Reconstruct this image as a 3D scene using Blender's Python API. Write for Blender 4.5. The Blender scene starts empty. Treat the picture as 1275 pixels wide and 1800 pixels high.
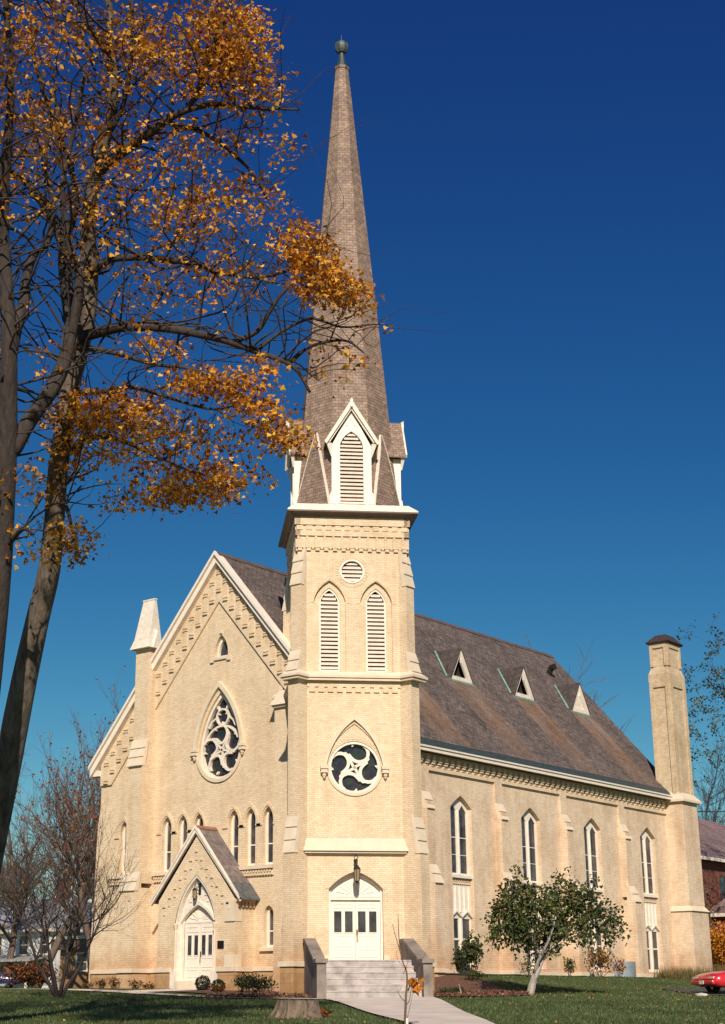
import bpy, math, random
import numpy as np
from mathutils import Vector
from mathutils.geometry import tessellate_polygon
R = math.radians
# ------------------------------------------------------------------ camera, sky, sun
sc = bpy.context.scene
FPX, CXP, CYP = 2707.35, 542.08, 874.75
CAM = np.array([38.074, -48.087, -0.6327])
YAW, PIT, ROL = R(39.90809), R(18.11206), R(-0.06803)
_fw = np.array([-math.sin(YAW)*math.cos(PIT), math.cos(YAW)*math.cos(PIT), math.sin(PIT)])
_r0 = np.array([math.cos(YAW), math.sin(YAW), 0.0]); _u0 = np.cross(_r0, _fw)
_rt = _r0*math.cos(ROL)+_u0*math.sin(ROL); _up = -_r0*math.sin(ROL)+_u0*math.cos(ROL)
cam = bpy.data.cameras.new('camera'); camo = bpy.data.objects.new('camera', cam)
sc.collection.objects.link(camo); sc.camera = camo
from mathutils import Matrix
M = Matrix([[_rt[i], _up[i], -_fw[i], CAM[i]] for i in range(3)]+[[0, 0, 0, 1]])
camo.matrix_world = M
cam.sensor_fit = 'VERTICAL'; cam.sensor_height = 36; cam.sensor_width = 25.5
cam.lens = 36*FPX/1800
cam.shift_x = (637.5-CXP)/1800; cam.shift_y = -(900-CYP)/1800
cam.clip_start = 0.5; cam.clip_end = 3000
SUN_EL, SUN_AZ = R(34), R(41)            # azimuth measured from -Y towards +X
sd = Vector((math.sin(SUN_AZ)*math.cos(SUN_EL), -math.cos(SUN_AZ)*math.cos(SUN_EL), math.sin(SUN_EL)))
SKY_FILM = ((18.0, 2.46, .040), (7.9, 1.54, 0.), (4.85, .93, 0.))      # response of a polarised slide film to the clear sky
world = bpy.data.worlds.new("World"); sc.world = world; world.use_nodes = True
wn = world.node_tree; bg = wn.nodes['Background']
sky = wn.nodes.new('ShaderNodeTexSky'); sky.sky_type = 'NISHITA'; sky.sun_disc = False
sky.sun_elevation = SUN_EL; sky.sun_rotation = math.pi-SUN_AZ
sky.altitude = 300; sky.air_density = 0.9; sky.dust_density = 0.15; sky.ozone_density = 5.0
def _m(op, a, b):
    n = wn.nodes.new('ShaderNodeMath'); n.operation = op
    for i, v in enumerate((a, b)):
        if isinstance(v, (int, float)): n.inputs[i].default_value = v
        else: wn.links.new(v, n.inputs[i])
    return n.outputs[0]
sep = wn.nodes.new('ShaderNodeSeparateColor'); cmb = wn.nodes.new('ShaderNodeCombineColor'); wn.links.new(sky.outputs[0], sep.inputs[0])
for i, (kk, pp, off) in enumerate(SKY_FILM):
    wn.links.new(_m('MINIMUM', _m('ADD', _m('MULTIPLY', _m('POWER', _m('MULTIPLY', sep.outputs[i], .1), pp), kk), off), (8, 9, 10)[i]), cmb.inputs[i])
wn.links.new(cmb.outputs[0], bg.inputs[0]); bg.inputs[1].default_value = 0.10
sl = bpy.data.lights.new('sun', 'SUN'); sl.energy = 4.2; sl.angle = R(0.5); sl.color = (1.0, 0.895, 0.75)
so = bpy.data.objects.new('sun', sl); sc.collection.objects.link(so)
so.rotation_euler = sd.to_track_quat('Z', 'Y').to_euler(); so.location = (40, -60, 60)
sc.view_settings.view_transform = 'Standard'; sc.view_settings.look = 'None'
sc.view_settings.exposure = 0.37; sc.view_settings.gamma = 1.0
sc.cycles.max_bounces = 5; sc.cycles.transparent_max_bounces = 6
col = sc.collection
rng = random.Random(7)

def at(px, py, d):
    return Vector(tuple(CAM+(_fw+_rt*(px-CXP)/FPX-_up*(py-CYP)/FPX)*d))
_h = np.array([-math.sin(YAW), math.cos(YAW)]); _l = np.array([math.cos(YAW), math.sin(YAW)])
_kt = [-30, 0, 20, 33, 45, 55, 60, 65, 70, 80, 100, 150, 400, 900]
_kz = [-2.5, -2.3, -1.62, -1.15, -.82, -.53, -.40, -.20, -.12, -.02, .0, .2, .4, 0.6]
def sm(x):
    x = min(1, max(0, x)); return x*x*(3-2*x)
def G(x, y):
    dx, dy = x-CAM[0], y-CAM[1]
    t = dx*_h[0]+dy*_h[1]; l = dx*_l[0]+dy*_l[1]
    z = float(np.interp(t, _kt, _kz))
    bump = .50*(1-sm((x-.6)/5.5))*sm((y-1.0)/4.5)*(1-sm((y-34)/12))*sm((x+6)/4)
    z += bump
    if t > 20:
        z += .035*math.sin(x*.31+1.3)*math.sin(y*.27)*sm((t-20)/20)*(1 if t < 60 else .3)
    return z
def gp(px, py):
    "the ground point seen at a pixel of the photograph"
    v = _fw+_rt*(px-CXP)/FPX-_up*(py-CYP)/FPX
    t = 15.0
    while t < 200:
        p = CAM+v*t
        if p[2] <= G(p[0], p[1]): return Vector(tuple(p))
        t += .05
    return Vector(tuple(p))
def on_ground(l, t):
    x, y = CAM[0]+_h[0]*t+_l[0]*l, CAM[1]+_h[1]*t+_l[1]*l
    return Vector((x, y, G(x, y)))

# ------------------------------------------------------------------ mesh helpers
ORG = {}
class MB:
    def __init__(s): s.v = []; s.f = []; s.c = []
    def add(s, vs, fs, c=None):
        n = len(s.v); s.v += [tuple(p) for p in vs]; s.f += [tuple(i+n for i in f) for f in fs]
        return s
    def box(s, x0, x1, y0, y1, z0, z1):
        vs = [(x, y, z) for z in (z0, z1) for x, y in ((x0, y0), (x1, y0), (x1, y1), (x0, y1))]
        return s.add(vs, [(3, 2, 1, 0), (4, 5, 6, 7), (0, 1, 5, 4), (1, 2, 6, 5), (2, 3, 7, 6), (3, 0, 4, 7)])
    def fbox(s, fr, a0, a1, n0, n1, z0, z1):
        vs = [fr.P(a, z, n) for z in (z0, z1) for a, n in ((a0, n0), (a1, n0), (a1, n1), (a0, n1))]
        return s.add(vs, [(0, 1, 2, 3), (7, 6, 5, 4), (0, 4, 5, 1), (1, 5, 6, 2), (2, 6, 7, 3), (3, 7, 4, 0)])
    def hexa(s, vs):
        return s.add(vs, [(0, 1, 2, 3), (7, 6, 5, 4), (0, 4, 5, 1), (1, 5, 6, 2), (2, 6, 7, 3), (3, 7, 4, 0)])
    def tess(s, fr, polys, n, flip=False):
        vv = [[Vector((a, z, 0)) for a, z in p] for p in polys]
        flat = [q for p in polys for q in p]
        tr = tessellate_polygon(vv)
        out = []
        for t in tr:
            a, b, c = [flat[i] for i in t]
            ar = (b[0]-a[0])*(c[1]-a[1])-(b[1]-a[1])*(c[0]-a[0])
            if (ar < 0) != flip: t = (t[0], t[2], t[1])
            out.append(t)
        s.add([fr.P(a, z, n) for a, z in flat], out)
    def prism(s, fr, poly, n0, n1, holes=(), back=True):
        "front at n1, back at n0"
        s.tess(fr, [poly]+list(holes), n1)
        if back: s.tess(fr, [poly]+list(holes), n0, True)
        for p in [poly]+list(holes):
            k = len(p)
            vs = [fr.P(a, z, n0) for a, z in p]+[fr.P(a, z, n1) for a, z in p]
            s.add(vs, [(i, (i+1) % k, k+(i+1) % k, k+i) for i in range(k)])
        return s
    def tube(s, pts, rad, n=6, cap=True):
        pts = [Vector(p) for p in pts]
        if len(pts) < 2: return s
        base = len(s.v); prev = None
        for i, p in enumerate(pts):
            d = (pts[min(i+1, len(pts)-1)]-pts[max(i-1, 0)])
            if d.length < 1e-6: d = Vector((0, 0, 1))
            d.normalize()
            if prev is None:
                a = Vector((0, 0, 1)) if abs(d.z) < .9 else Vector((1, 0, 0))
                x = a.cross(d).normalized()
            else:
                x = (prev-d*prev.dot(d))
                x = x.normalized() if x.length > 1e-6 else Vector((1, 0, 0))
            prev = x; y = d.cross(x)
            r = rad[i] if hasattr(rad, '__len__') else rad
            for k in range(n):
                an = 2*math.pi*k/n
                s.v.append(tuple(p+(x*math.cos(an)+y*math.sin(an))*r))
        for i in range(len(pts)-1):
            for k in range(n):
                a = base+i*n+k; b = base+i*n+(k+1) % n
                s.f.append((a, b, b+n, a+n))
        if cap:
            s.f.append(tuple(base+k for k in range(n))[::-1]); s.f.append(tuple(base+(len(pts)-1)*n+k for k in range(n)))
        return s
    def lathe(s, c, prof, n=12, rot=0.0):
        base = len(s.v)
        for r, z in prof:
            for k in range(n):
                a = 2*math.pi*k/n+rot
                s.v.append((c[0]+r*math.cos(a), c[1]+r*math.sin(a), c[2]+z))
        for i in range(len(prof)-1):
            for k in range(n):
                a = base+i*n+k; b = base+i*n+(k+1) % n
                s.f.append((a, b, b+n, a+n))
        s.f.append(tuple(base+k for k in range(n))[::-1]); s.f.append(tuple(base+(len(prof)-1)*n+k for k in range(n)))
        return s
    def build(s, name, mat, parent=None, smooth=False, uv=True, bevel=0.0):
        me = bpy.data.meshes.new(name)
        o0 = ORG.get(parent.name, Vector((0, 0, 0))) if parent else Vector((0, 0, 0))
        arr = np.array(s.v, dtype=np.float64)-np.array(o0)
        me.from_pydata([tuple(a) for a in arr.tolist()], [], s.f)
        me.materials.append(mat)
        if smooth: me.polygons.foreach_set('use_smooth', [True]*len(me.polygons))
        if uv:
            ul = me.uv_layers.new(name='UVMap')
            V = np.array(s.v, dtype=np.float64)
            nl = len(me.loops); nrm = np.empty(len(me.polygons)*3); me.polygons.foreach_get('normal', nrm); nrm = nrm.reshape(-1, 3)
            li = np.empty(nl, dtype=np.int64); me.loops.foreach_get('vertex_index', li)
            lt = np.empty(len(me.polygons), dtype=np.int64); me.polygons.foreach_get('loop_total', lt)
            ln = np.repeat(nrm, lt, axis=0)
            th = np.stack([-ln[:, 1], ln[:, 0], np.zeros(nl)], 1); tl = np.linalg.norm(th, axis=1)
            flat = tl < .05
            th[flat] = (1, 0, 0); tl[flat] = 1; th /= tl[:, None]
            # same direction for faces that look either way
            sg = np.sign(th[:, 0]*1.0+th[:, 1]*1.01); sg[sg == 0] = 1; th *= sg[:, None]
            bt = np.cross(ln, th); sg2 = np.where(bt[:, 2] < 0, -1, 1); bt *= sg2[:, None]
            P = V[li]
            uvs = np.stack([(P*th).sum(1), (P*bt).sum(1)], 1)
            uvs[~flat & (np.abs(ln[:, 2]) < .2), 1] = P[~flat & (np.abs(ln[:, 2]) < .2), 2]
            ul.data.foreach_set('uv', uvs.ravel())
        me.update()
        o = bpy.data.objects.new(name, me); col.objects.link(o)
        if parent: o.parent = parent; ORG[o.name] = o0
        if bevel:
            b = o.modifiers.new('bevel', 'BEVEL'); b.width = bevel; b.segments = 2; b.limit_method = 'ANGLE'
        return o
def empty(name, loc, label, cat, group=None):
    o = bpy.data.objects.new(name, None); col.objects.link(o); o.location = loc; o.empty_display_size = .2
    ORG[o.name] = Vector(loc)
    return tag(o, label, cat, group)
def tag(o, label=None, cat=None, group=None, kind=None):
    if label: o['label'] = label
    if cat: o['category'] = cat
    if group: o['group'] = group
    if kind: o['kind'] = kind
    return o
def kids(o): return [c for c in bpy.data.objects if c.parent == o]
def dup(root, loc, rotz=0, scale=1.0):
    r = root.copy(); col.objects.link(r); r.location = loc; r.rotation_euler = (0, 0, rotz); r.scale = (scale,)*3
    for ch in kids(root):
        c = ch.copy(); col.objects.link(c); c.parent = r
        for g in kids(ch):
            d = g.copy(); col.objects.link(d); d.parent = c
    return r
class Fr:
    def __init__(s, o, u, n): s.o = Vector(o); s.u = Vector(u).normalized(); s.n = Vector(n).normalized()
    def P(s, a, z, d=0): return tuple(s.o+s.u*a+s.n*d+Vector((0, 0, z)))
FAC = Fr((0, 0, 0), (1, 0, 0), (0, -1, 0))
SID = Fr((0, 0, 0), (0, 1, 0), (1, 0, 0))
T0 = Vector((-.3, .25, 0)); S2 = 2**-.5
TW = [Fr(T0, (math.cos(R(45+90*k)), math.sin(R(45+90*k)), 0), (math.cos(R(-45+90*k)), math.sin(R(-45+90*k)), 0)) for k in range(4)]  # 0 = entrance face
def arch(c, w, zb, zs, za, b=.13, k=7):
    h = w/2
    pts = [(c-h, zb), (c+h, zb)]
    def arc(p, q):
        L = math.hypot(q[0]-p[0], q[1]-p[1]); nx, nz = (q[1]-p[1])/L, -(q[0]-p[0])/L
        return [(p[0]+(q[0]-p[0])*t+nx*4*b*L*t*(1-t), p[1]+(q[1]-p[1])*t+nz*4*b*L*t*(1-t)) for t in [i/k for i in range(k)]]
    return pts+arc((c+h, zs), (c, za))+arc((c, za), (c-h, zs))+[(c-h, zs)]
def circ(c, z, r, n=28, a0=0): return [(c+r*math.cos(a0+2*math.pi*i/n), z+r*math.sin(a0+2*math.pi*i/n)) for i in range(n)]
def ring(mb, fr, outer, inner, n0, n1): return mb.prism(fr, outer, n0, n1, [inner])
def wall(mb, fr, outer, holes, n, depth, sides=0):
    mb.tess(fr, [outer]+holes, n)
    for p in holes:
        k = len(p)
        mb.add([fr.P(a, z, n) for a, z in p]+[fr.P(a, z, n-depth) for a, z in p], [(i, (i+1) % k, k+(i+1) % k, k+i) for i in range(k)])
    if sides:
        k = len(outer)
        mb.add([fr.P(a, z, n) for a, z in outer]+[fr.P(a, z, n-sides) for a, z in outer], [(i, k+i, k+(i+1) % k, (i+1) % k) for i in range(k)])

# ------------------------------------------------------------------ materials
def nt(name):
    m = bpy.data.materials.new(name); m.use_nodes = True; t = m.node_tree
    return m, t, t.nodes['Principled BSDF']
def N(t, ty, **kw):
    n = t.nodes.new(ty)
    for k, v in kw.items(): setattr(n, k, v)
    return n
def L(t, a, b): t.links.new(a, b)
def noise(t, scale, vec=None, detail=4, rough=.6):
    n = N(t, 'ShaderNodeTexNoise'); n.inputs['Scale'].default_value = scale
    n.inputs['Detail'].default_value = detail; n.inputs['Roughness'].default_value = rough
    if vec: L(t, vec, n.inputs['Vector'])
    return n
def ramp(t, src, stops):
    r = N(t, 'ShaderNodeValToRGB'); L(t, src, r.inputs[0]); e = r.color_ramp.elements
    while len(e) < len(stops): e.new(.5)
    for i, (p, c) in enumerate(stops): e[i].position = p; e[i].color = (*c, 1) if len(c) == 3 else c
    return r
def mix(t, f, a, b, mode='MIX'):
    m = N(t, 'ShaderNodeMix', data_type='RGBA', blend_type=mode)
    for s, v in ((m.inputs[0], f), (m.inputs[6], a), (m.inputs[7], b)):
        if isinstance(v, (int, float)): s.default_value = v
        elif isinstance(v, tuple): s.default_value = (*v, 1)
        else: L(t, v, s)
    return m.outputs[2]
def bump(t, bs, h, strength=.3, dist=.01):
    b = N(t, 'ShaderNodeBump'); b.inputs['Strength'].default_value = strength; b.inputs['Distance'].default_value = dist
    L(t, h, b.inputs['Height']); L(t, b.outputs[0], bs.inputs['Normal'])
def simple(name, c, rough=.6, var=.12, scale=3., metal=0, bumpk=0.0, spec=.5, c2=None):
    m, t, bs = nt(name); g = N(t, 'ShaderNodeNewGeometry')
    nz = noise(t, scale, g.outputs['Position'])
    a = tuple(max(0, x*(1-var*2)) for x in c) if c2 is None else c2; b = tuple(min(1, x*(1+var)) for x in c)
    r = ramp(t, nz.outputs[0], [(.3, a), (.65, b)]); L(t, r.outputs[0], bs.inputs['Base Color'])
    bs.inputs['Roughness'].default_value = rough; bs.inputs['Metallic'].default_value = metal
    bs.inputs['Specular IOR Level'].default_value = spec
    if bumpk: bump(t, bs, nz.outputs[0], bumpk, .02)
    return m
def brickmat(name, c1, c2, mortar, w=.21, h=.073, stain=.5, rough=.85, mort=.010):
    m, t, bs = nt(name); uv = N(t, 'ShaderNodeUVMap'); g = N(t, 'ShaderNodeNewGeometry')
    br = N(t, 'ShaderNodeTexBrick'); L(t, uv.outputs[0], br.inputs['Vector'])
    br.inputs['Scale'].default_value = 1; br.inputs['Brick Width'].default_value = w; br.inputs['Row Height'].default_value = h
    br.inputs['Mortar Size'].default_value = mort; br.inputs['Mortar Smooth'].default_value = .3; br.inputs['Bias'].default_value = -.1
    br.inputs['Color1'].default_value = (*c1, 1); br.inputs['Color2'].default_value = (*c2, 1); br.inputs['Mortar'].default_value = (*mortar, 1)
    big = noise(t, .55, g.outputs['Position'], 6, .65); mid = noise(t, 3.2, g.outputs['Position'], 4, .6)
    sr = ramp(t, big.outputs[0], [(.34, (.80, .74, .68)), (.55, (1, 1, 1)), (.75, (1.0, .97, .90))])
    c = mix(t, stain, br.outputs[0], sr.outputs[0], 'MULTIPLY')
    mr = ramp(t, mid.outputs[0], [(.3, (.86, .82, .78)), (.55, (1, 1, 1))])
    c = mix(t, stain, c, mr.outputs[0], 'MULTIPLY')
    # long streaks of weathering running down the wall
    mp = N(t, 'ShaderNodeMapping'); mp.inputs['Scale'].default_value = (2.2, 2.2, .16); L(t, g.outputs['Position'], mp.inputs[0])
    st = noise(t, 1.0, mp.outputs[0], 5, .6); s2 = ramp(t, st.outputs[0], [(.32, (.80, .75, .70)), (.5, (1, 1, 1))])
    c = mix(t, stain*.8, c, s2.outputs[0], 'MULTIPLY')
    # single bricks that were fired darker
    wn_ = N(t, 'ShaderNodeTexNoise'); L(t, uv.outputs[0], wn_.inputs['Vector']); wn_.inputs['Scale'].default_value = 9; wn_.inputs['Detail'].default_value = 1
    wr = ramp(t, wn_.outputs[0], [(.30, (.84, .78, .72)), (.42, (1, 1, 1))])
    c = mix(t, .6, c, wr.outputs[0], 'MULTIPLY')
    sp = N(t, 'ShaderNodeSeparateXYZ'); L(t, g.outputs['Position'], sp.inputs[0])
    dn = noise(t, .9, g.outputs['Position'], 5, .7); ad = N(t, 'ShaderNodeMath', operation='MULTIPLY_ADD'); L(t, dn.outputs[0], ad.inputs[0]); ad.inputs[1].default_value = -3.4; L(t, sp.outputs[2], ad.inputs[2])
    dr = N(t, 'ShaderNodeMapRange'); L(t, ad.outputs[0], dr.inputs[0]); dr.inputs[1].default_value = -1.3; dr.inputs[2].default_value = .2; dr.inputs[3].default_value = .75; dr.inputs[4].default_value = 0
    c = mix(t, dr.outputs[0], c, mix(t, 1.0, c, (.74, .55, .42), 'MULTIPLY'))
    L(t, c, bs.inputs['Base Color']); bs.inputs['Roughness'].default_value = rough; bs.inputs['Specular IOR Level'].default_value = .2
    bump(t, bs, br.outputs['Fac'], -.3, .006)
    return m
BRICK = brickmat('cream_brick', (.80, .64, .455), (.70, .535, .36), (.56, .44, .31))
BRICK_SIDE = brickmat('cream_brick_weathered', (.79, .635, .475), (.71, .545, .395), (.57, .45, .33), stain=.8)
BRICK_CHIM = brickmat('chimney_brick', (.68, .53, .35), (.53, .40, .25), (.54, .46, .36), stain=.9)
BRICK_RED = brickmat('red_brick', (.20, .06, .04), (.15, .04, .03), (.2, .13, .1))
BRICK_TAN = brickmat('tan_brick', (.36, .22, .12), (.30, .18, .09), (.3, .2, .13))
STONE = simple('limestone_trim', (.68, .56, .42), .85, .05, 2.5, bumpk=.08)
STONE_BASE = brickmat('base_stone', (.62, .47, .29), (.50, .37, .22), (.42, .33, .23), w=.9, h=.34, stain=1.0, mort=.012)
WHITE = simple('white_paint', (.80, .70, .60), .5, .04, 4)
WHITE_OLD = simple('weathered_white_paint', (.76, .67, .57), .6, .08, 5, c2=(.64, .56, .47))
SLATW = simple('beige_slat_paint', (.68, .56, .47), .7, .06, 4)
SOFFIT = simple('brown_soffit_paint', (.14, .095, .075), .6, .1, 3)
COPPER = simple('green_copper', (.045, .062, .062), .6, .2, 6, .2)
COPPER_D = simple('dark_copper', (.075, .12, .115), .6, .3, 3.5, .2, c2=(.05, .032, .028))
IRON = simple('black_iron', (.02, .016, .014), .5, .2, 8)
BRASS = simple('brass', (.25, .15, .06), .35, .2, 8, .8)
DARK = simple('dark_void', (.03, .018, .015), .9, .1, 2)
CONC = simple('stair_concrete', (.43, .375, .355), .85, .2, 2.2, bumpk=.2)
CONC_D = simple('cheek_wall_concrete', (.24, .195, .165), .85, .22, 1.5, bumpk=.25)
SIDEWALK = simple('sidewalk_concrete', (.62, .52, .45), .9, .1, .9, bumpk=.2)
GALV = simple('galvanised_steel', (.38, .42, .46), .4, .1, 3, .5)
ROCKM = simple('rock', (.55, .50, .45), .8, .1, 8)
def glassmat():
    m, t, bs = nt('window_glass'); g = N(t, 'ShaderNodeNewGeometry')
    nz = noise(t, 1.3, g.outputs['Position'], 3); r = ramp(t, nz.outputs[0], [(.35, (.015, .015, .022)), (.55, (.06, .055, .06)), (.75, (.15, .115, .10))])
    L(t, r.outputs[0], bs.inputs['Base Color']); bs.inputs['Roughness'].default_value = .06
    n2 = noise(t, 2.5, g.outputs['Position'], 2); bump(t, bs, n2.outputs[0], .25, .02)
    return m
GLASS = glassmat()
def staining():
    m, t, bs = nt('leaded_glass'); g = N(t, 'ShaderNodeNewGeometry')
    vo = N(t, 'ShaderNodeTexVoronoi'); vo.inputs['Scale'].default_value = 7; L(t, g.outputs['Position'], vo.inputs['Vector'])
    hs = mix(t, .975, vo.outputs['Color'], (.014, .011, .013)); L(t, hs, bs.inputs['Base Color']); bs.inputs['Roughness'].default_value = .2
    bump(t, bs, vo.outputs['Distance'], .3, .02)
    return m
LEAD = staining()
def shingle(name, c1, c2, gap, w, h, patch, streaks=False, mort=.012):
    m, t, bs = nt(name); uv = N(t, 'ShaderNodeUVMap'); g = N(t, 'ShaderNodeNewGeometry')
    br = N(t, 'ShaderNodeTexBrick'); L(t, uv.outputs[0], br.inputs['Vector'])
    br.inputs['Scale'].default_value = 1; br.inputs['Brick Width'].default_value = w; br.inputs['Row Height'].default_value = h
    br.inputs['Mortar Size'].default_value = mort; br.inputs['Mortar Smooth'].default_value = .2
    br.inputs['Color1'].default_value = (*c1, 1); br.inputs['Color2'].default_value = (*c2, 1); br.inputs['Mortar'].default_value = (*gap, 1)
    big = noise(t, .8, g.outputs['Position'], 5, .65)
    r = ramp(t, big.outputs[0], [(.35, patch[0]), (.6, patch[1])])
    c = mix(t, .9, br.outputs[0], r.outputs[0], 'MULTIPLY')
    n5 = N(t, 'ShaderNodeTexNoise'); L(t, uv.outputs[0], n5.inputs['Vector']); n5.inputs['Scale'].default_value = 4.5; n5.inputs['Detail'].default_value = 1
    r5 = ramp(t, n5.outputs[0], [(.35, (.75, .72, .72)), (.5, (1, 1, 1)), (.68, (1.35, 1.28, 1.2))])
    c = mix(t, .7, c, r5.outputs[0], 'MULTIPLY')
    if streaks:
        sp = N(t, 'ShaderNodeSeparateXYZ'); L(t, g.outputs['Position'], sp.inputs[0])
        # rust and pale wash below each dormer: distance of y from the dormer row
        def math_(op, a, b=None):
            n = N(t, 'ShaderNodeMath', operation=op)
            for i, v in enumerate((a, b)):
                if v is None: continue
                if isinstance(v, (int, float)): n.inputs[i].default_value = v
                else: L(t, v, n.inputs[i])
            return n.outputs[0]
        wob = noise(t, .6, g.outputs['Position'], 3)
        yy = math_('ADD', sp.outputs[1], math_('MULTIPLY', math_('SUBTRACT', wob.outputs[0], .5), .5))
        d = math_('ABSOLUTE', math_('SUBTRACT', math_('MODULO', math_('ADD', math_('SUBTRACT', yy, 13.2), 56.3), 5.63), 2.815))   # 2.815 under a dormer's middle
        d = math_('SUBTRACT', 2.815, d)
        edge = math_('ABSOLUTE', math_('SUBTRACT', d, .85))
        e = N(t, 'ShaderNodeMapRange'); L(t, edge, e.inputs[0]); e.inputs[1].default_value = .0; e.inputs[2].default_value = .42; e.inputs[3].default_value = 1; e.inputs[4].default_value = 0
        i_ = N(t, 'ShaderNodeMapRange'); L(t, d, i_.inputs[0]); i_.inputs[1].default_value = .6; i_.inputs[2].default_value = .95; i_.inputs[3].default_value = .65; i_.inputs[4].default_value = 0
        msk = math_('MAXIMUM', e.outputs[0], i_.outputs[0])
        zz = N(t, 'ShaderNodeMapRange'); L(t, sp.outputs[2], zz.inputs[0]); zz.inputs[1].default_value = 14.2; zz.inputs[2].default_value = 14.0; zz.inputs[3].default_value = 0; zz.inputs[4].default_value = 1
        zl = N(t, 'ShaderNodeMapRange'); L(t, sp.outputs[2], zl.inputs[0]); zl.inputs[1].default_value = 9.6; zl.inputs[2].default_value = 12.5; zl.inputs[3].default_value = .35; zl.inputs[4].default_value = 1
        mp = N(t, 'ShaderNodeMapping'); mp.inputs['Scale'].default_value = (.12, 4.5, .12); L(t, g.outputs['Position'], mp.inputs[0])
        sn = noise(t, 1, mp.outputs[0], 5, .7); sr_ = ramp(t, sn.outputs[0], [(.35, (.0,)*3), (.6, (1.,)*3)])
        msk = math_('MULTIPLY', math_('MULTIPLY', msk, zz.outputs[0]), math_('MULTIPLY', sr_.outputs[0], zl.outputs[0]))
        tn = noise(t, .5, g.outputs['Position'], 2); tc = ramp(t, tn.outputs[0], [(.4, (.30, .20, .15)), (.6, (.26, .13, .05))])
        c = mix(t, msk, c, tc.outputs[0])
    L(t, c, bs.inputs['Base Color']); bs.inputs['Roughness'].default_value = .75; bs.inputs['Specular IOR Level'].default_value = .3
    bump(t, bs, br.outputs['Fac'], -.6, .012)
    return m
SLATE = shingle('dark_slate', (.165, .134, .118), (.105, .084, .076), (.032, .026, .024), .28, .17, [(.72, .70, .72), (1.15, 1.1, 1.1)], True)
SLATE_D = shingle('dormer_slate', (.095, .076, .072), (.06, .047, .045), (.05, .04, .038), .24, .17, [(.8, .8, .8), (1.1, 1.08, 1.05)])
SLATE_P = shingle('pale_slate', (.20, .165, .16), (.165, .135, .13), (.10, .08, .08), .45, .32, [(.85, .85, .85), (1.1, 1.08, 1.05)])
SHINGLE = shingle('spire_shingle', (.33, .235, .185), (.24, .170, .135), (.13, .09, .07), .25, .135, [(.78, .76, .76), (1.1, 1.08, 1.05)])
ROOF_P = shingle('purple_slate', (.24, .17, .17), (.19, .13, .13), (.1, .07, .07), .3, .2, [(.7, .7, .7), (1.15, 1.1, 1.1)])
ROOF_G = shingle('grey_shingle', (.34, .33, .34), (.29, .28, .29), (.18, .18, .18), .3, .15, [(.8, .8, .8), (1.1, 1.1, 1.1)])
def barkmat(name, c1, c2, sc_=8):
    m, t, bs = nt(name); g = N(t, 'ShaderNodeNewGeometry')
    mp = N(t, 'ShaderNodeMapping'); mp.inputs['Scale'].default_value = (1, 1, .22); L(t, g.outputs['Position'], mp.inputs[0])
    n = noise(t, sc_, mp.outputs[0], 6, .7); r = ramp(t, n.outputs[0], [(.32, c1), (.62, c2)]); L(t, r.outputs[0], bs.inputs['Base Color'])
    bs.inputs['Roughness'].default_value = .9; bump(t, bs, n.outputs[0], .9, .05)
    return m
BARK = barkmat('maple_bark', (.03, .022, .018), (.19, .145, .11), 6)
BARK_D = barkmat('dark_bark', (.022, .016, .014), (.062, .045, .040), 10)
BARK_B = barkmat('brown_bark', (.07, .045, .035), (.17, .12, .09), 10)
BARK_G = barkmat('pale_grey_bark', (.26, .22, .19), (.46, .40, .35), 10)
def leafmat(name, cols, trans=.35):
    m, t, bs = nt(name); g = N(t, 'ShaderNodeNewGeometry')
    r = ramp(t, g.outputs['Random Per Island'], [(i/(len(cols)-1), c) for i, c in enumerate(cols)])
    nz = noise(t, .45, g.outputs['Position'], 2); rr = ramp(t, nz.outputs[0], [(.35, (.62, .55, .5)), (.6, (1.1, 1.1, 1.1))])
    c = mix(t, .8, r.outputs[0], rr.outputs[0], 'MULTIPLY')
    L(t, c, bs.inputs['Base Color']); bs.inputs['Roughness'].default_value = .55; bs.inputs['Specular IOR Level'].default_value = .3
    tr = N(t, 'ShaderNodeBsdfTranslucent'); L(t, c, tr.inputs[0]); mx = N(t, 'ShaderNodeMixShader'); mx.inputs[0].default_value = trans
    L(t, bs.outputs[0], mx.inputs[1]); L(t, tr.outputs[0], mx.inputs[2]); L(t, mx.outputs[0], t.nodes['Material Output'].inputs[0])
    return m
LF_GOLD = leafmat('golden_leaf', [(.38, .11, .012), (.64, .24, .018), (.85, .40, .03), (.92, .55, .06), (.56, .19, .015)])
LF_RUST = leafmat('rusty_leaf', [(.14, .045, .012), (.32, .115, .02), (.48, .20, .03), (.22, .07, .015), (.60, .30, .04)])
LF_FALL = leafmat('fallen_leaf', [(.45, .28, .08), (.5, .2, .04), (.3, .2, .1), (.55, .36, .12)], .2)
LF_RED = leafmat('red_orange_leaf', [(.18, .035, .015), (.33, .07, .02), (.42, .13, .02), (.12, .03, .015)])
LF_GREEN = leafmat('green_leaf', [(.022, .045, .012), (.045, .085, .02), (.065, .10, .022), (.12, .12, .03), (.03, .055, .015)], .25)
LF_LIME = leafmat('yellowing_leaf', [(.09, .10, .025), (.16, .15, .04), (.22, .18, .05), (.06, .09, .02)], .3)
LF_DGREEN = leafmat('dark_green_leaf', [(.008, .014, .007), (.016, .026, .010), (.026, .038, .014)], .2)
LF_OLIVE = leafmat('olive_leaf', [(.04, .055, .02), (.07, .085, .03), (.10, .09, .03)], .3)
LF_ORANGE = leafmat('orange_leaf', [(.5, .16, .015), (.62, .24, .02), (.40, .09, .015)], .35)
LF_YEL = leafmat('straw_leaf', [(.20, .14, .05), (.12, .12, .04), (.28, .2, .08)], .3)
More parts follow.
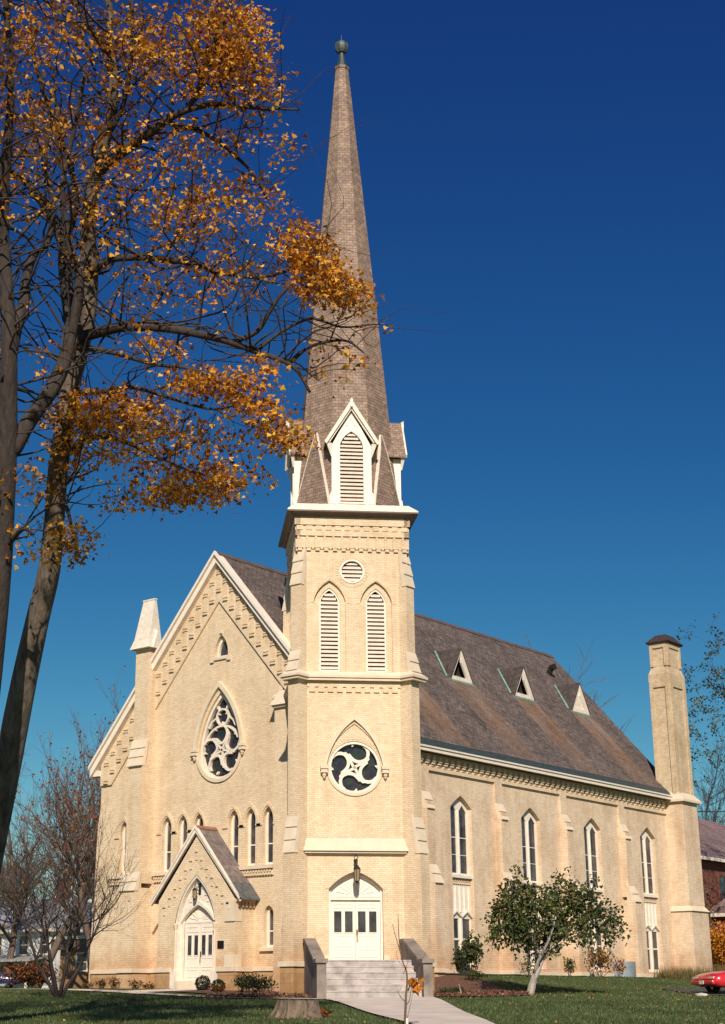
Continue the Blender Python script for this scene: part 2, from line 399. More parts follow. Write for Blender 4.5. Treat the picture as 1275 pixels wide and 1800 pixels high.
def lawnmat():
    m, t, bs = nt('lawn_grass'); g = N(t, 'ShaderNodeNewGeometry')
    a = noise(t, .35, g.outputs['Position'], 5, .6); b = noise(t, 14, g.outputs['Position'], 4, .7)
    r = ramp(t, a.outputs[0], [(.3, (.052, .075, .028)), (.55, (.080, .110, .042)), (.75, (.125, .140, .062))])
    r2 = ramp(t, b.outputs[0], [(.3, (.55, .6, .5)), (.65, (1.3, 1.25, 1.1))])
    cw = noise(t, .8, g.outputs['Position'], 5, .75); cr = ramp(t, cw.outputs[0], [(.56, (0, 0, 0)), (.72, (1, 1, 1))])
    L(t, mix(t, cr.outputs[0], mix(t, .85, r.outputs[0], r2.outputs[0], 'MULTIPLY'), (.13, .115, .06)), bs.inputs['Base Color']); bs.inputs['Roughness'].default_value = .9
    bs.inputs['Specular IOR Level'].default_value = .1
    bump(t, bs, b.outputs[0], .8, .06)
    return m
LAWN = lawnmat()
BLADE = leafmat('grass_blade', [(.060, .085, .030), (.08, .120, .042), (.105, .145, .05), (.16, .17, .075)], .3)
MULCH = simple('bark_mulch', (.14, .062, .038), .95, .3, 14, c2=(.035, .018, .012), bumpk=.9)
ROAD = simple('asphalt', (.06, .058, .055), .9, .15, 3)
def carpaint(name, c):
    m, t, bs = nt(name); g = N(t, 'ShaderNodeNewGeometry'); nz = noise(t, 3, g.outputs['Position'], 3)
    r = ramp(t, nz.outputs[0], [(.3, tuple(x*.85 for x in c)), (.7, c)]); L(t, r.outputs[0], bs.inputs['Base Color'])
    bs.inputs['Roughness'].default_value = .25; bs.inputs['Coat Weight'].default_value = .8; bs.inputs['Coat Roughness'].default_value = .08
    return m
RED = carpaint('red_car_paint', (.60, .02, .035)); BLUE = carpaint('dark_blue_car_paint', (.02, .03, .12))
RUBBER = simple('tyre_rubber', (.02, .02, .02), .8); CHROME = simple('chrome', (.6, .6, .6), .2, .05, 3, 1)

# ------------------------------------------------------------------ THE CHURCH
church = empty('church', (-7, 10, -.2), 'cream brick church with tall shingled spire on its corner tower and dark slate roof', 'church')
C = church
SLP = 1.15; RX = -7.2; RZ = 18.3           # roof slope, ridge
def roofz(x): return RZ-SLP*abs(x-RX)
# --- nave facade
fw = MB()
rise = .93/1.0
LAN = [(-10.15, 6.97), (-9.2, 6.97), (-8.25, 6.97), (-6.23, 6.97), (-5.28, 6.97), (-4.32, 6.97)]
holes = [arch(c, .56, 4.66, 6.45, za) for c, za in LAN]
holes.append(arch(-12.82, .52, 4.75, 6.45, 6.96))
holes.append(arch(-4.24, .50, 1.42, 2.75, 3.05))
ROSE_O = [(-7.1-1.2*math.cos(a), 9.55-1.2*math.sin(a)) for a in [math.pi*i/16 for i in range(17)]]
def rosepoly(r, za):
    pts = [(-7.1+r*math.cos(a), 9.55+r*math.sin(a)) for a in [math.pi+math.pi*i/18 for i in range(19)]]
    ar = arch(-7.1, 2*r, 0, 9.55, za, .10, 10)
    return pts+ar[3:-1]
def rosepoly2(r, za):
    p = rosepoly(r, za)
    out = []
    for q in p:
        if not out or math.hypot(q[0]-out[-1][0], q[1]-out[-1][1]) > 1e-4: out.append(q)
    return out
holes.append(rosepoly2(1.2, 12.05))
holes.append(arch(-7.1, .80, 13.62, 13.75, 14.62, .12))
outer = [(-14.4, -1.2), (-2.6, -1.2), (-2.6, roofz(-2.6)-.18), (RX, RZ-.18), (-14.4, roofz(-14.4)-.18)]
wall(fw, FAC, outer, holes, 0, .34)
# left side wall and rear gable wall
fw.add([(-14.4, 0, -1.2), (-14.4, 27.5, -1.2), (-14.4, 27.5, 9.9), (-14.4, 0, 9.9)], [(0, 3, 2, 1)])
fw.add([(-14.4, 27.5, -1.2), (0, 27.5, -1.2), (0, 27.5, 9.8), (RX, 27.5, RZ-.18), (-14.4, 27.5, 9.8)], [(0, 1, 2, 3, 4)])
nave = fw.build('front_gable_wall', BRICK, C)
# raised corbelled border along the gable
def offpoly(xs): return xs
rb = MB()
for sgn in (-1, 1):
    def X(x): return RX+sgn*(x-RX) if sgn > 0 else x
    if sgn < 0:
        poly = [(RX, RZ-.3), (-14.4, roofz(-14.4)-.3), (-14.4, 8.66), (-13.68, 8.66), (-12.65, 9.87), (RX, 16.12)]
    else:
        poly = [(RX, 16.12), (-2.9, 16.12-1.145*(-2.9-RX)), (-2.9, roofz(-2.9)-.3), (RX, RZ-.3)]
    rb.prism(FAC, poly, 0, .09)
k = 0
for sgn in (-1, 1):
    for i in range(1 if sgn > 0 else 0, 19):
        x = RX+sgn*.40*i
        if x > -3.1: continue
        if x < -14.2: continue
        if -12.0 < x < -10.85: continue
        zt = RZ-.95-SLP*abs(x-RX); zb = zt-.62
        rb.prism(FAC, [(x-.10, zb), (x+.10, zb), (x+.10, zt), (x-.10, zt)], .09, .125)
        rb.prism(FAC, [(x-.13, zb-.075), (x+.13, zb-.075), (x+.13, zb), (x-.13, zb)], .09, .165)
        rb.prism(FAC, [(x-.13, zb-.19), (x+.13, zb-.19), (x+.13, zb-.11), (x-.13, zb-.11)], .09, .165)
        rb.prism(FAC, [(x-.13, zt+.0), (x+.13, zt+.0), (x+.13, zt+.07), (x-.13, zt+.07)], .09, .165)
        rb.prism(FAC, [(x-.13, zt+.11), (x+.13, zt+.11), (x+.13, zt+.17), (x-.13, zt+.17)], .09, .165)
rb.build('corbelled_gable_border', BRICK, C)
# white rake boards
rk = MB()
for sgn in (-1, 1):
    xe = -14.85 if sgn < 0 else -2.75
    p = [(RX, RZ+.02), (xe, roofz(xe)+.02), (xe, roofz(xe)-.45), (RX, RZ-.45)]
    if sgn > 0: p = p[::-1]
    rk.prism(FAC, p, 0, .34)
    p = [(RX, RZ+.06), (xe, roofz(xe)+.06), (xe, roofz(xe)-.12), (RX, RZ-.12)]
    if sgn > 0: p = p[::-1]
    rk.prism(FAC, p, .345, .46)
rk.build('rake_board', WHITE, C)
# stone plinth of facade
pl = MB(); ps = MB()
for x0, x1 in ((-14.5, -11.9), (-10.85, -9.35), (-4.95, -2.9)):
    MB().box(x0, x1, -.1, .05, -1.2, .518).build('foundation_stone', STONE_BASE, C); MB().box(x0-.01, x1+.01, -.16, .06, .52, .68).build('water_table', STONE, C)
# --- windows
def lancet(fr, c, w, zb, zs, za, n, sash=True, hood=True, sill=True, b=.13, name='lancet_window', hoodmat=None):
    f = MB(); ring(f, fr, arch(c, w-.004, zb+.002, zs, za-.003, b), arch(c, w-.19, zb+.10, zs-.01, za-.12, b), n-.32, n-.20)
    o = f.build(name, WHITE, C)
    g = MB(); g.prism(fr, arch(c, w-.17, zb+.09, zs, za-.11, b), n-.285, n-.265); g.build('pane', GLASS, o)
    if sash:
        s_ = MB(); zm = zb+(zs-zb)*.46
        s_.prism(fr, [(c-w/2+.07, zm), (c+w/2-.07, zm), (c+w/2-.07, zm+.05), (c-w/2+.07, zm+.05)], n-.262, n-.235); s_.build('sash_bar', WHITE, o)
    if hood:
        h = MB(); oa = arch(c, w+.34, zs-.12, zs, za+.22, b); ia = arch(c, w+.10, zs-.12, zs, za+.07, b)
        # open arch band: outer right..left, inner back
        k_ = len(oa)
        band = oa[1:k_] + [oa[0]] + [ia[0]] + ia[1:k_][::-1]
        h.prism(fr, [oa[0]]+[ia[0]]+ia[1:k_][::-1]+oa[1:k_] if False else (oa[1:k_]+[oa[0]]+[ia[0]]+ia[2:k_][::-1]+[ia[1]]), n, n+.045)
        for sx in (-1, 1): h.fbox(fr, c+sx*(w/2+.17)-.14, c+sx*(w/2+.17)+.14, n, n+.055, zs-.20, zs-.125)
        h.build('hood_mould', BRICK, o)
    return o
for c, za in LAN: lancet(FAC, c, .56, 4.66, 6.45, za, 0)
lancet(FAC, -12.82, .52, 4.75, 6.45, 6.96, 0)
lo = lancet(FAC, -4.24, .50, 1.42, 2.75, 3.05, 0, hood=False)
MB().fbox(FAC, -4.62, -3.90, -.1, .12, 1.28, 1.40).build('sill', STONE, lo)
for x0, x1 in ((-13.6, -11.95), (-10.85, -7.7), (-6.75, -3.95)):
    sb = MB(); zz = MB(); sb.fbox(FAC, x0, x1, -.05, .16, 4.50, 4.64)
    zz.fbox(FAC, x0, x1, -.05, .05, 4.22, 4.49)
    x = x0+.06
    while x < x1-.1:
        zz.fbox(FAC, x, x+.075, .05, .11, 4.37, 4.46); zz.fbox(FAC, x+.075, x+.15, .05, .11, 4.25, 4.34); x += .15
    sb.build('sill_course', STONE, C); zz.build('brick_zigzag_course', BRICK, C)
# --- gable wheel window
def tubeflat(mb, fr, pts, w, n0, n1):
    "stone band of width w along 2D curve"
    P = [np.array(p) for p in pts]; L_, R_ = [], []
    for i in range(len(P)):
        d = P[min(i+1, len(P)-1)]-P[max(i-1, 0)]; d = d/np.linalg.norm(d); nn = np.array([-d[1], d[0]])
        ww = w[i] if hasattr(w, '__len__') else w
        L_.append(P[i]+nn*ww/2); R_.append(P[i]-nn*ww/2)
    k_ = len(P)
    vs = [fr.P(p[0], p[1], n1) for p in L_]+[fr.P(p[0], p[1], n1) for p in R_]+[fr.P(p[0], p[1], n0) for p in L_]+[fr.P(p[0], p[1], n0) for p in R_]
    fs = []
    for i in range(k_-1):
        fs += [(k_+i, k_+i+1, i+1, i), (i, i+1, 2*k_+i+1, 2*k_+i), (3*k_+i, 3*k_+i+1, k_+i+1, k_+i)]
    fs += [(0, 2*k_, 3*k_, k_), (k_-1, 2*k_-1, 4*k_-1, 3*k_-1)]
    mb.add(vs, fs)
ARM_A = [(-.90, .38), (-.825, .50), (-.70, .57), (-.56, .585), (-.42, .55), (-.32, .45), (-.25, .30), (-.24, .14), (-.29, .0), (-.38, -.10), (-.48, -.17), (-.57, -.20)]
ARM_B = [(-.50, .58), (-.36, .59), (-.25, .50), (-.17, .36), (-.12, .20), (-.06, .08), (0, 0)]
ARM_C = [(-.985, -.02), (-.93, -.07), (-.86, -.08)]
def wheel(mb, fr, c, z, rad, nl, a0, n0, n1, bw=.11, k_=1.0):
    "pinwheel tracery: nl hooked arms round the middle"
    for i in range(nl):
        th = a0+2*math.pi*i/nl
        for ai, (arm, ws) in enumerate(((ARM_A, (.7, 1.0, 1.1, 1.1, 1.0, 1.0, 1.05, 1.1, 1.1, 1.0, .8, .35)), (ARM_B, (.5, .8, .85, .85, .85, .9, 1.0)), (ARM_C, (1.0, .8, .3)))):
            P = []
            for x, y in arm:
                r_ = math.hypot(x, y); a = (math.atan2(y, x)-R(169)) if r_ > 0 else 0
                a = (a+math.pi) % (2*math.pi)-math.pi
                if r_ < .001: a = 0
                a = th+a*4/nl; P.append((c+r_*rad*math.cos(a), z+r_*rad*math.sin(a)))
            tubeflat(mb, fr, P, [bw*q for q in ws], n0+.003*ai, n1-.006*ai)
f = MB(); ring(f, FAC, rosepoly2(1.198, 12.045), rosepoly2(1.09, 11.87), -.30, -.10)
wheel(f, FAC, -7.1, 9.60, 1.07, 5, R(100), -.27, -.13, .092)
tubeflat(f, FAC, [( -7.1+1.02*math.cos(a), 9.62+1.02*math.sin(a)) for a in [R(25+130*i/14) for i in range(15)]], .09, -.27, -.135)
tubeflat(f, FAC, [(-7.1+.34*math.cos(a), 11.02+.34*math.sin(a)) for a in [2*math.pi*i/20 for i in range(21)]], .08, -.27, -.14)
for s_ in (-1, 1):
    tubeflat(f, FAC, [(-7.1+s_*.36, 11.0), (-7.1+s_*.62, 10.85), (-7.1+s_*.78, 10.6)], [.07, .08, .12], -.268, -.142)
    tubeflat(f, FAC, [(-7.1+s_*.2, 11.3), (-7.1+s_*.3, 11.5)], [.06, .1], -.268, -.142)
for a in (90, 210, 330): tubeflat(f, FAC, [(-7.1+.34*math.cos(R(a+60)), 11.02+.34*math.sin(R(a+60))), (-7.1+.2*math.cos(R(a+60)), 11.02+.2*math.sin(R(a+60)))], [.1, .03], -.268, -.142)
rw = f.build('pointed_wheel_window', WHITE_OLD, C)
g = MB(); g.prism(FAC, rosepoly2(1.12, 11.9), -.29, -.272); g.build('pane', LEAD, rw)
def arcband(fr, c, w, zs, za, t_, n0, n1, b, k=12):
    oa = arch(c, w, zs, zs, za, b, k)[2:]; ia = arch(c, w-2*t_, zs, zs, za-t_*1.35, b, k)[2:]
    mb = MB(); mb.prism(fr, oa+ia[::-1], n0, n1); return mb
h = arcband(FAC, -7.1, 2.95, 9.6, 12.55, .19, 0, .14, .10)
hb = rosepoly2(1.33, 12.1)
h.build('hood_mould', STONE, rw)
lb = MB(); lbl = [(-7.1+1.38*math.cos(a), 9.55+1.38*math.sin(a)) for a in [math.pi+math.pi*i/20 for i in range(21)]]
tubeflat(lb, FAC, [(-7.1+1.27*math.cos(a), 9.55+1.27*math.sin(a)) for a in [math.pi+math.pi*i/20 for i in range(21)]], .15, 0, .07)
lb.build('stone_surround', STONE, rw)
def stop(fr, c, z, n, par):
    m = MB(); m.fbox(fr, c-.15, c+.15, n, n+.22, z-.02, z+.10); m.fbox(fr, c-.12, c+.12, n, n+.18, z-.12, z-.02)
    m.fbox(fr, c-.14, c+.14, n, n+.20, z-.17, z-.125)
    p = Vector(fr.P(c, z, n+.09)); m.lathe(p, [(.07, -.30), (.085, -.24), (.05, -.19), (.05, -.172)], 8); m.lathe(p, [(.02, -.40), (.05, -.36), (.055, -.33), (.03, -.302)], 8)
    m.build('label_stop', STONE, par)
for s_ in (-1, 1): stop(FAC, -7.1+s_*1.39, 9.62, 0, rw)
# small three-sided window in the gable
f = MB(); ring(f, FAC, arch(-7.1, .796, 13.622, 13.75, 14.615, .12), arch(-7.1, .60, 13.72, 13.82, 14.42, .12), -.33, -.18)
tw_ = f.build('gable_peak_window', WHITE_OLD, C)
MB().prism(FAC, arch(-7.1, .62, 13.7, 13.82, 14.44, .12), -.32, -.30).build('pane', GLASS, tw_)
m = MB(); m.fbox(FAC, -7.62, -6.58, -.02, .07, 13.50, 13.62); m.fbox(FAC, -7.68, -7.50, 0, .09, 13.42, 13.63)
m.fbox(FAC, -6.70, -6.52, 0, .09, 13.42, 13.63); m.build('sill', STONE, tw_); MB().fbox(FAC, -7.17, -7.03, 0, .06, 14.66, 14.86).build('keystone', STONE, tw_)
# --- facade buttress with pinnacle
b_ = MB(); x0, x1 = -11.85, -11.0
b_.box(x0, x1, -.55, .1, 9.0, 14.55); b_.box(x0+.02, x1+.05, -.80, .1, 4.2, 9.3); b_.box(x0, x1+.08, -1.05, .1, -1.2, 4.0)
def _w(m_, *a):
    fr_, a0, a1, zl_, zh_, nl_, nh_ = a; a0 += .006; a1 -= .006; pr = [(nh_-.15, zh_-.02), (nh_-.05, zh_-.02), (nl_-.06, zl_+.002), (nh_-.15, zl_+.002)]
    m_.add([fr_.P(a0, z, n_) for n_, z in pr]+[fr_.P(a1, z, n_) for n_, z in pr], [(0, 1, 2, 3), (7, 6, 5, 4), (0, 4, 5, 1), (1, 5, 6, 2), (2, 6, 7, 3), (3, 7, 4, 0)])
_w(b_, FAC, x0, x1, 9.3, 10.4, .86, .56); _w(b_, FAC, x0, x1+.07, 4.0, 4.64, 1.08, .82)
bo = b_.build('front_buttress', BRICK, C)
def extr(mb, fr, a0, a1, prof):
    "extrude an (n, z) profile from a0 to a1"
    k_ = len(prof); mb.add([fr.P(a0, z, n_) for n_, z in prof]+[fr.P(a1, z, n_) for n_, z in prof], [tuple(range(k_)), tuple(range(2*k_-1, k_-1, -1))]+[(i, k_+i, k_+(i+1) % k_, (i+1) % k_) for i in range(k_)])
def weather(fr, a0, a1, zlo, zhi, nlo, nhi, steps, par, lip=.05):
    "sloped stone offset in overlapping courses from nhi (top) out to nlo (bottom), brick wedge behind it"
    pr = [(nhi-.10, zhi)]
    for i in range(steps):
        za_, zb_ = zhi-(zhi-zlo)*i/steps, zhi-(zhi-zlo)*(i+1)/steps
        na, nb = nhi+(nlo-nhi)*i/steps, nhi+(nlo-nhi)*(i+1)/steps
        pr += [(na+.012*(i > 0)-.004, za_), (nb+lip, zb_+.03), (nb+lip, zb_)]
        if i == steps-1: pr += [(nlo-.20, zlo)]
    m = MB(); extr(m, fr, a0-.03, a1+.03, pr); m.build('weathering', STONE, par)
def wedge(mb, fr, a0, a1, zlo, zhi, nlo, nhi):
    extr(mb, fr, a0, a1, [(nhi-.15, zhi-.02), (nhi-.05, zhi-.02), (nlo-.06, zlo+.002), (nhi-.15, zlo+.002)])
weather(FAC, x0+.0, x1+.04, 9.2, 10.4, .86, .56, 3, bo); weather(FAC, x0-.02, x1+.08, 3.86, 4.64, 1.08, .82, 2, bo)
w = MB(); w.box(x0-.1, x1+.14, -1.13, .1, .52, .68); w.build('water_table', STONE, bo)
pc = MB(); cx_ = (x0+x1)/2
def frust(mb, x0, x1, y0, y1, z0, X0, X1, Y0, Y1, z1):
    mb.hexa([(x0, y0, z0), (x1, y0, z0), (x1, y1, z0), (x0, y1, z0), (X0, Y0, z1), (X1, Y0, z1), (X1, Y1, z1), (X0, Y1, z1)])
frust(pc, x0-.20, x1+.18, -.78, .28, 14.50, x0-.08, x1+.06, -.62, .12, 14.95)
frust(pc, x0-.08, x1+.06, -.62, .12, 14.953, x0+.10, x1-.02, -.29, -.17, 16.78)
pc.box(x0+.08, x1, -.31, -.15, 16.783, 16.85)
pn = pc.build('pinnacle', WHITE_OLD, C)
gt = MB(); gt.add([(x1+.2, -.52, 14.5), (x1+.2, .02, 14.5), (x1+.2, -.25, 15.3), (x1-.1, -.52, 14.5), (x1-.1, .02, 14.5), (x1-.1, -.25, 15.5)], [(0, 1, 2), (0, 2, 5, 3), (1, 4, 5, 2)]); gt.build('gablet', WHITE_OLD, pn)
# short buttress against the tower with small stone cap
b_ = MB(); b_.box(-3.62, -2.9, -.42, .1, -1.2, 10.9); b2 = b_.build('front_buttress', BRICK, C)
w = MB(); w.add([(-3.74, -.62, 11.0), (-2.85, -.62, 11.0), (-2.85, .1, 11.0), (-3.74, .1, 11.0), (-3.68, .02, 11.75), (-2.85, .02, 11.75)], [(0, 1, 5, 4), (3, 2, 1, 0), (0, 4, 3), (1, 2, 5)])
w.box(-3.66, -2.87, -.53, .1, 10.9, 10.998); w.build('weathering', STONE, b2)

# left corner buttress
b_ = MB(); b_.hexa([(-14.85, .05, -1.2), (-14.3, .05, -1.2), (-14.3, 1.1, -1.2), (-14.85, 1.1, -1.2), (-14.58, .05, 7.0), (-14.3, .05, 7.0), (-14.3, 1.1, 7.0), (-14.58, 1.1, 7.0)])
b_.hexa([(-14.57, .06, 7.0), (-14.3, .06, 7.0), (-14.3, 1.0, 7.0), (-14.57, 1.0, 7.0), (-14.42, .06, 7.85), (-14.3, .06, 7.85), (-14.3, 1.0, 7.85), (-14.42, 1.0, 7.85)])
b_.build('corner_buttress', BRICK, C)
# --- side wall (normal +X)
WY = [7.66, 13.25, 18.80, 24.36]
sw = MB()
sh = [arch(y, 1.60, .72, 7.27, 7.80, .035, 5) for y in WY]
wall(sw, SID, [(2.0, -1.2), (27.5, -1.2), (27.5, 9.4), (2.0, 9.4)], sh, 0, .30)
sw.build('side_wall', BRICK_SIDE, C)
fz = MB()
fz.prism(SID, [(2.6, 8.63), (26.7, 8.63), (26.7, 8.80), (2.6, 8.80)], 0, .10)
fz.fbox(SID, 2.6, 26.7, -.05, .07, 8.803, 9.35)
y = 3.1
while y < 26.3:
    fz.fbox(SID, y+.02, y+.19, .07, .13, 8.81, 8.87); fz.fbox(SID, y, y+.21, .07, .18, 8.90, 8.97)
    fz.hexa([SID.P(y-.02, 9.0, .07), SID.P(y+.23, 9.0, .07), SID.P(y+.23, 9.0, .22), SID.P(y-.02, 9.0, .22), SID.P(y+.03, 9.22, .07), SID.P(y+.18, 9.22, .07), SID.P(y+.18, 9.22, .22), SID.P(y+.03, 9.22, .22)])
    y += .455
fz.build('corbel_table', BRICK, C)
BY = [4.90, 10.50, 16.05, 21.62]
for i, y in enumerate(BY):
    b_ = MB(); b_.fbox(SID, y-.27, y+.27, -.05, .12, 7.3, 8.80); b_.fbox(SID, y-.27, y+.27, -.05, .38, 4.2, 7.3); b_.fbox(SID, y-.29, y+.29, -.05, .70, -1.0, 4.05); _w(b_, SID, y-.26, y+.26, 6.98, 7.72, .40, .12); _w(b_, SID, y-.28, y+.28, 4.05, 4.72, .72, .40)
    o = b_.build('side_buttress', BRICK_SIDE, C)
    weather(SID, y-.25, y+.25, 6.98, 7.72, .40, .12, 2, o); weather(SID, y-.27, y+.27, 3.95, 4.72, .72, .40, 2, o)
    MB().fbox(SID, y-.37, y+.37, -.05, .80, .46, .62).build('water_table', STONE, o)
pl = MB(); ed = [2.0]+[v for y in BY for v in (y-.37, y+.37)]+[26.3]
for a, b in zip(ed[::2], ed[1::2]):
    seg = [a, b]
    MB().fbox(SID, a+.002, b-.002, -.02, .12, .46, .60).build('water_table', STONE, C)
def sidewin(y, boarded=False):
    f = MB(); n = -.20
    hd = arch(y, 1.58, 4.42, 7.26, 7.78, .035, 5)
    l0, l1, r0_, r1_ = y-.66, y-.12, y+.12, y+.66
    hl = [(l0, 4.55), (l1, 4.55), (l1, 7.18), ((l0+l1)/2+.05, 7.42), (l0, 7.12)]
    hr = [(r0_, 4.55), (r1_, 4.55), (r1_, 7.12), ((r0_+r1_)/2-.05, 7.42), (r0_, 7.18)]
    f.prism(SID, hd, n-.08, n, [hl, hr])
    f.fbox(SID, y-.03, y+.03, n, n+.05, 4.5, 7.2)
    f.fbox(SID, y-.79, y+.79, n+.001, n+.15, 4.34, 4.46)
    o = f.build('tall_side_window', WHITE, C)
    for a, b in ((l0, l1), (r0_, r1_)):
        g = MB(); g.fbox(SID, a-.02, b+.02, n-.07, n-.05, 4.5, 7.45); g.build('pane', GLASS, o)
        MB().fbox(SID, a, b, n-.049, n-.03, 6.02, 6.055).build('sash_bar', WHITE, o); MB().fbox(SID, a+.001, b-.001, n-.049, n-.032, 5.3, 5.325).build('sash_bar', WHITE, o)
    # zigzag moulding, board and batten panel
    z_ = MB(); z_.fbox(SID, y-.79, y+.79, n-.1, n, 4.08, 4.33)
    k_ = 0; yy = y-.76
    while yy < y+.72:
        z_.fbox(SID, yy, yy+.07, n, n+.06, 4.10, 4.19); z_.fbox(SID, yy+.07, yy+.14, n, n+.06, 4.20, 4.29); yy += .145
    z_.build('zigzag_moulding', BRICK, o)
    p = MB(); p.fbox(SID, y-.79, y+.79, n-.1, n-.001, 2.78, 4.07)
    for q in range(5): yy = y-.66+q*.33; p.fbox(SID, yy-.035, yy+.035, n, n+.05, 2.95, 3.98)
    for s_ in (-1, 1):
        c_ = y+s_*.39
        for t_ in (-1, 1):
            p.prism(SID, [(c_+t_*.38, 2.72), (c_+t_*.38, 2.80), (c_, 3.03), (c_, 2.95)][::(1 if t_ > 0 else -1)], n+.051, n+.11)
    p.build('spandrel_panel', WHITE, o)
    f = MB(); hl = [(y-.70, .86), (y-.14, .86), (y-.14, 2.68), (y-.70, 2.68)]; hr = [(y+.14, .86), (y+.70, .86), (y+.70, 2.68), (y+.14, 2.68)]
    f.prism(SID, [(y-.79, .73), (y+.79, .73), (y+.79, 2.775), (y-.79, 2.775)], n-.08, n, [hl, hr])
    f.fbox(SID, y-.05, y+.05, n, n+.06, .74, 2.7)
    f.build('lower_frame', WHITE, o)
    for a in (y-.70, y+.14):
        MB().fbox(SID, a-.02, a+.58, n-.07, n-.05, .84, 2.7).build('pane', GLASS, o)
        MB().fbox(SID, a, a+.56, n-.049, n-.015, 1.80, 1.88).build('sash_bar', WHITE, o)
for y in WY: sidewin(y)
# --- rear corner shaft and chimney
ch = MB(); ch.box(-.3, 1.03, 26.45, 28.1, 3.95, 9.35); ch.box(-.3, 1.15, 26.35, 28.2, -.8, 3.75)
co = ch.build('rear_corner_shaft', BRICK_SIDE, C)
w = MB(); frust(w, -.3, 1.23, 26.27, 28.28, 3.72, -.3, 1.03, 26.45, 28.1, 3.98); w.build('stone_offset', STONE, co)
w = MB(); frust(w, -.5, 1.20, 26.28, 28.35, 9.35, -.42, .74, 26.6, 28.35, 9.75); w.box(-.5, 1.2, 26.28, 28.35, 9.23, 9.35)
w.build('stone_offset', STONE, co)
cm = MB(); cm.box(-.42, .72, 26.6, 28.35, 9.3, 15.7)
frust(cm, -.46, .76, 26.56, 28.39, 15.703, -.46, .76, 26.56, 28.39, 16.05); frust(cm, -.46, .76, 26.56, 28.39, 16.053, -.32, .66, 26.68, 28.2, 16.45)
cm.box(-.32, .66, 26.68, 28.2, 16.453, 17.75)
# raised frames round sunken panels
for x0_, x1_ in ((-.42, -.22), (.5, .72)): cm.box(x0_, x1_, 26.52, 26.598, 9.3, 15.35)
cm.box(-.42, .72, 26.52, 26.598, 15.353, 15.7)
for y0_, y1_ in ((26.6, 26.9), (28.05, 28.35)): cm.box(.722, .79, y0_, y1_, 9.3, 15.35)
cm.box(.722, .79, 26.6, 28.35, 15.353, 15.7)
for x0_, x1_ in ((-.32, -.14), (.5, .66)): cm.box(x0_, x1_, 26.61, 26.678, 16.5, 17.5)
cm.box(-.32, .66, 26.61, 26.678, 17.503, 17.75)
for y0_, y1_ in ((26.68, 26.9), (28.0, 28.2)): cm.box(.662, .72, y0_, y1_, 16.5, 17.5)
cm.box(.662, .72, 26.68, 28.2, 17.503, 17.75)
co = cm.build('chimney', BRICK_CHIM, C)
w = MB(); frust(w, -.42, .80, 26.52, 28.3, 17.752, -.47, .86, 26.48, 28.34, 17.82); frust(w, -.47, .86, 26.48, 28.34, 17.823, -.1, .5, 27.0, 27.9, 18.28); w.build('chimney_cap', simple('tarred_cap', (.05, .035, .032), .7, .3, 12), co)
# --- nave roof
rf = MB(); Y0, Y1 = -.36, 27.95
for sgn in (-1, 1):
    xe = RX+sgn*7.62
    NY = 28
    vs = []; n_ = 14
    for i in range(n_+1):
        for k_ in range(NY+1):
            x = RX+(xe-RX)*i/n_; y = Y0+(Y1-Y0)*k_/NY
            sag = .03*math.sin(y*.9)*math.sin(math.pi*i/n_)
            vs.append((x, y, roofz(x)+sag))
    rf.add(vs, [((i*(NY+1)+k_), (i*(NY+1)+k_+1), ((i+1)*(NY+1)+k_+1), ((i+1)*(NY+1)+k_))[::sgn] for i in range(n_) for k_ in range(NY)])
    rf.add([(RX, Y0, RZ-.1), (xe, Y0, roofz(xe)-.1), (xe, Y1, roofz(xe)-.1), (RX, Y1, RZ-.1)], [(0, 1, 2, 3)])
    for Y in (Y0, Y1): rf.add([(RX, Y, RZ-.1), (xe, Y, roofz(xe)-.1), (xe, Y, roofz(xe)), (RX, Y, RZ)], [(0, 1, 2, 3)])
ro = rf.build('nave_roof', SLATE, C)
m = MB(); m.add([(RX-.16, Y0, RZ-.14), (RX, Y0, RZ+.06), (RX+.16, Y0, RZ-.14), (RX-.16, Y1, RZ-.14), (RX, Y1, RZ+.06), (RX+.16, Y1, RZ-.14)], [(0, 1, 4, 3), (1, 2, 5, 4), (0, 2, 1), (3, 4, 5)]); m.build('ridge_cap', simple('ridge_metal', (.12, .08, .07), .6), ro)
m = MB(); xe = RX+7.62
m.add([(xe-.34, 2.4, roofz(xe-.34)+.02), (xe+.06, 2.4, roofz(xe)-.02), (xe+.06, 26.6, roofz(xe)-.02), (xe-.34, 26.6, roofz(xe-.34)+.02), (xe+.06, 2.4, roofz(xe)-.13), (xe+.06, 26.6, roofz(xe)-.13)], [(0, 1, 2, 3), (1, 4, 5, 2)])
m.build('eaves_flashing', COPPER, ro)
m = MB(); m.box(.40, .52, 2.4, 26.6, 9.33, 9.48); m.box(.40, .57, 2.4, 26.61, 9.48, 9.55); m.build('white_eaves_board', WHITE, C)
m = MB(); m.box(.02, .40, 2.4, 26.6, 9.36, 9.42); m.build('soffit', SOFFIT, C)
m = MB(); m.box(-14.95, -14.4, -.2, 27.5, 9.1, 9.35); m.build('white_eaves_board', WHITE, C)
# round vent on the roof
m = MB(); p = Vector((-5.7, 25.1, roofz(-5.7))); m.tube([p-Vector((.1, 0, .1)), p+Vector((.15, -.05, .35))], .16, 8); m.tube([p+Vector((.15, -.05, .35)), p+Vector((.4, -.1, .38))], .18, 8); m.build('roof_vent', IRON, ro)
